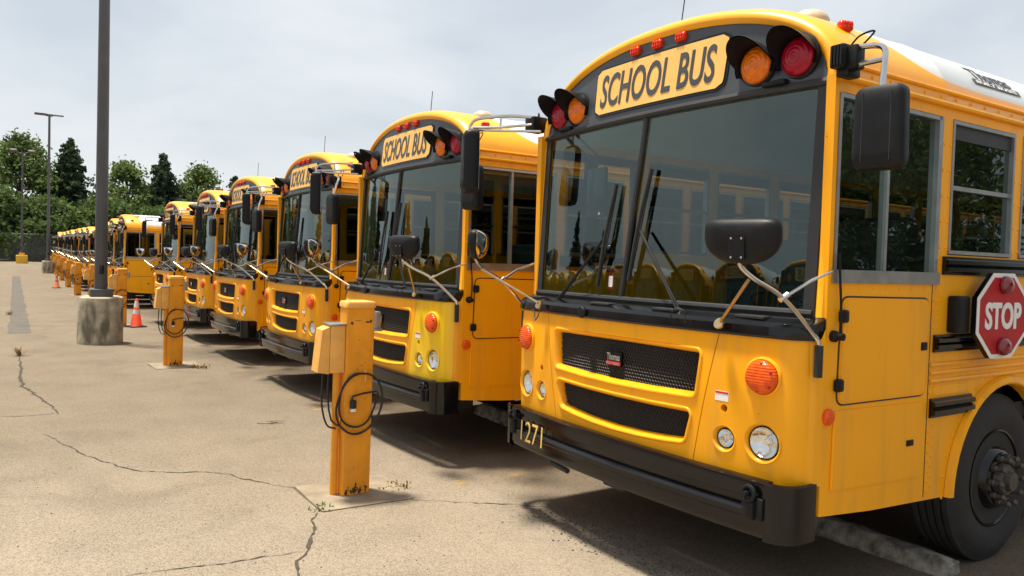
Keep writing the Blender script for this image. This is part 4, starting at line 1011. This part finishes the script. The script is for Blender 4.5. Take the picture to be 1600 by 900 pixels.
# ------------------------------------------------------------------ trees
def leaf(bm, p, s, rnd, mi, up=.3):
    n = Vector((rnd.gauss(0, 1), rnd.gauss(0, 1), rnd.gauss(0, 1) + up)).normalized(); a = n.orthogonal().normalized(); b_ = n.cross(a)
    th = rnd.uniform(0, math.tau); a, b_ = a * math.cos(th) + b_ * math.sin(th), b_ * math.cos(th) - a * math.sin(th)
    L = s * rnd.uniform(.7, 1.4); w = L * rnd.uniform(.45, .8)
    f = bm.faces.new([bm.verts.new(p + q) for q in (-a * L, -b_ * w + a * L * .1, a * L, b_ * w + a * L * .1)]); f.material_index = mi
def broadleaf(seed, h, rad, mats, nclump=150, nleaf=80, low=.06):
    rnd = random.Random(seed); root = bpy.data.objects.new('broadleaf_tree', None); col.objects.link(root)
    bm = new(); tube(bm, [(0, 0, -.1), (.1, 0, h * .3), (0, .1, h * .6), (0, 0, h * .9)], [.38, .3, .18, .04], 8)
    cl = []
    for k in range(nclump):
        u = rnd.uniform(low, .97); a = rnd.uniform(0, math.tau)
        env = math.sin(math.pi * min(1, (u * .86 + .16))) ** .7; r_ = rad * env * rnd.uniform(.35, 1.0) ** .6
        cl.append(Vector((r_ * math.cos(a), r_ * math.sin(a), h * u)))
    for c in cl[::4]: tube(bm, [(0, 0, max(.5, c.z - h * .18)), c * .55 + Vector((0, 0, c.z * .4)), c], [.10, .06, .02], 5)
    fin('trunk', bm, 'bark', root, 60)
    bm = new()
    for c in cl:
        cs = rnd.uniform(.55, 1.25) * rad / 5.2; mi = rnd.choice((0, 0, 1))
        for k in range(nleaf):
            d = Vector((rnd.gauss(0, .55), rnd.gauss(0, .55), rnd.gauss(0, .42))); leaf(bm, c + d * cs * 1.25, .27, rnd, mi)
    fin('crown', bm, mats, root, None, norm=False); return root
def spruce(seed, h, rad):
    rnd = random.Random(seed); root = bpy.data.objects.new('spruce_tree', None); col.objects.link(root)
    bm = new(); tube(bm, [(0, 0, -.1), (0, 0, h * .5), (0, 0, h * .99)], [.3, .18, .02], 8); fin('trunk', bm, 'bark', root, 60)
    bm = new(); z = .5
    while z < h * .985:
        u = z / h; rr = rad * (1 - u) ** .72 * rnd.uniform(.68, 1.15) + .15; n = int(7 + 6 * (1 - u))
        for k in range(n):
            a = rnd.uniform(0, math.tau); L = rr * rnd.uniform(.5, 1.22); d = Vector((math.cos(a), math.sin(a), 0)); m_ = max(3, int(L / .16))
            for j in range(m_):
                t_ = (j + rnd.random()) / m_; p = Vector((0, 0, z)) + d * L * t_ + Vector((0, 0, L * (.10 * t_ - .34 * t_ * t_ + (.14 * t_ ** 4))))
                for q in range(4):
                    sd = Vector((-d.y, d.x, 0)) * rnd.gauss(0, .22 * (1.1 - t_) * min(L, 2.2)); leaf(bm, p + sd + Vector((0, 0, rnd.gauss(-.1, .14))), .25, rnd, 0, -.2)
        z += .30 + .16 * (1 - u)
    fin('crown', bm, ['needle'], root, None, norm=False); return root
protos = {'A': broadleaf(11, 18.5, 6.6, ['leaf_mid', 'leaf_light']), 'B': broadleaf(12, 15.5, 5.2, ['leaf_light', 'leaf_mid']), 'C': broadleaf(13, 9, 5.5, ['leaf_mid', 'leaf_mid'], 110, 80, .02), 'S': spruce(21, 20, 6.6), 'T': spruce(22, 19, 6.0)}
index_children()
used = set()
SIDE = 'leafy tree beside the lot, mirrored in the bus side windows'; OPP = 'spruce standing behind the opposite bus row'; BUSH = 'low bushy tree filling the tree line behind the fence'
ALONG = 'broadleaf tree further along the lot edge'
for kd, y, x, s, lab, grp in (
        ('A', -2.6, -115.5, .86, 'tall spreading broadleaf tree at the lot edge behind the thin lamp posts', None),
        ('S', 3.1, -115, .82, 'broad dark spruce rising beside the spreading broadleaf tree', None),
        ('B', 10.1, -116, .88, 'light green broadleaf tree between the two tall dark spruces', None),
        ('T', 14.5, -115, .82, 'tall pointed dark spruce between two light green broadleaf trees', None),
        ('B', 19.7, -116, .90, 'light green broadleaf tree just above the roofs of the nearer buses', None),
        ('T', 25.1, -118, .71, 'small dark spruce tip peeking over the bus roofs', None),
        ('A', -11.5, -116, .80, ALONG, 'broadleaf trees along the lot edge'), ('A', -21, -115, .86, ALONG, 'broadleaf trees along the lot edge'), ('A', 37, -117, .75, ALONG, 'broadleaf trees along the lot edge'),
        ('S', -29, -116, .75, 'dark spruce at the far corner of the lot edge', None), ('B', 30, -116, .75, 'light green tree hidden behind the bus row', None),
        *[('C', y, x, s, BUSH, 'low bushy trees behind the fence') for y, x, s in ((.2, -104, .85), (6.6, -104, .9), (12, -104.5, .8), (17, -104, .85), (22.5, -105, .85), (-5.5, -104, .95), (-12, -104, .85), (28, -104, .85), (-19, -104, .9), (34, -104, .9))],
        *[(k, y, x, s, SIDE, 'trees beside the lot') for k, y, x, s in (('A', 10, 34, .75), ('A', 18, 33, .8), ('A', 27, 35, .85), ('A', 36, 34, .8), ('A', 46, 35, .9), ('A', 56, 34, .85), ('A', 67, 35, .9))],
        *[(k, y, x, s, OPP, 'spruces behind the opposite row') for k, y, x, s in (('S', -52, -78, .6), ('S', -46, -90, .7), ('T', -58, -84, .6))]):
    o = protos[kd] if kd not in used else copy_tree(protos[kd])
    first = kd not in used; used.add(kd); o.location = (x, y, gz(x)); o.rotation_euler.z = random.uniform(0, 6.28) if not first else 0; o.scale = (s, s, s)
    tag(o, lab, 'tree', grp)

# ------------------------------------------------------------------ small things on the ground
def weed(px, py, mat, label, h=.12, n=40, w=.1, seed=1):
    rnd = random.Random(seed); c = gp(px, py); bm = new()
    for k in range(n):
        a = rnd.uniform(0, math.tau); b0 = Vector((rnd.gauss(0, w * .5), rnd.gauss(0, w * .5), 0)); L = h * rnd.uniform(.4, 1.1); d = Vector((math.cos(a) * .6, math.sin(a) * .6, 1)).normalized(); sd = Vector((-math.sin(a), math.cos(a), 0)) * .006
        p1 = b0 + d * L * .6; p2 = b0 + d * L + Vector((math.cos(a), math.sin(a), -.4)) * L * .25
        V = [bm.verts.new(q) for q in (b0 - sd, b0 + sd, p1 + sd, p1 - sd)]; bm.faces.new(V); bm.faces.new((V[3], V[2], bm.verts.new(p2)))
    tag(fin('weed_tuft', bm, mat, None, None, (c.x, c.y, c.z)), label, 'weed', 'weeds in the paving cracks')
weed(505, 795, 'weed_green', 'small green weed at the corner of the post pad beside the 1271 bus', .05, 26, .07, 1)
weed(615, 762, 'dry_weed', 'dry brown weeds along the pad edge of the post beside the 1271 bus', .05, 60, .12, 2)
weed(31, 556, 'dry_weed', 'tall dry weed growing out of the long paving crack', .26, 40, .06, 3)
weed(312, 575, 'dry_weed', 'dry weed clump on the pad of the post before the fourth bus', .10, 50, .12, 4)
weed(15, 492, 'dry_weed', 'dry weed at the edge of the grey asphalt patch', .22, 30, .08, 5)
rnd = random.Random(9); bm = new(); c = gp(410, 662)
for k in range(7):
    a = rnd.uniform(-.6, .9); L = rnd.uniform(.1, .22); p = Vector((rnd.gauss(0, .04), rnd.gauss(0, .05), .008)); d = Vector((math.cos(a + 1.1), math.sin(a + 1.1), rnd.uniform(0, .15)))
    tube(bm, [p, p + d * L * .5 + Vector((.01, 0, .004)), p + d * L], [.003, .0025, .001], 4)
tag(fin('fallen_twig', bm, 'twig', None, None, (c.x, c.y, c.z)), 'small dry twig lying on the open paving', 'twig')
bm = new()
for k in range(520):
    t_ = rnd.random(); p = gp(835 + 260 * t_ + rnd.gauss(0, 26), 795 + 118 * t_ + rnd.gauss(0, 10)); s = rnd.uniform(.003, .009)
    r_ = bmesh.ops.create_icosphere(bm, subdivisions=1, radius=s)
    for v in r_['verts']: v.co = Vector((v.co.x * rnd.uniform(.7, 1.3), v.co.y, v.co.z * .6)) + p + Vector((0, 0, s * .4))
for k in range(260):
    p = gp(rnd.uniform(20, 900), rnd.uniform(600, 895)); s = rnd.uniform(.002, .006)
    r_ = bmesh.ops.create_icosphere(bm, subdivisions=1, radius=s)
    for v in r_['verts']: v.co = Vector((v.co.x * rnd.uniform(.7, 1.6), v.co.y, v.co.z * .6)) + p + Vector((0, 0, s * .4))
tag(fin('gravel', bm, 'pebble', None, None), 'loose dark gravel scattered in front of the 1271 bus', 'gravel', kind='stuff')
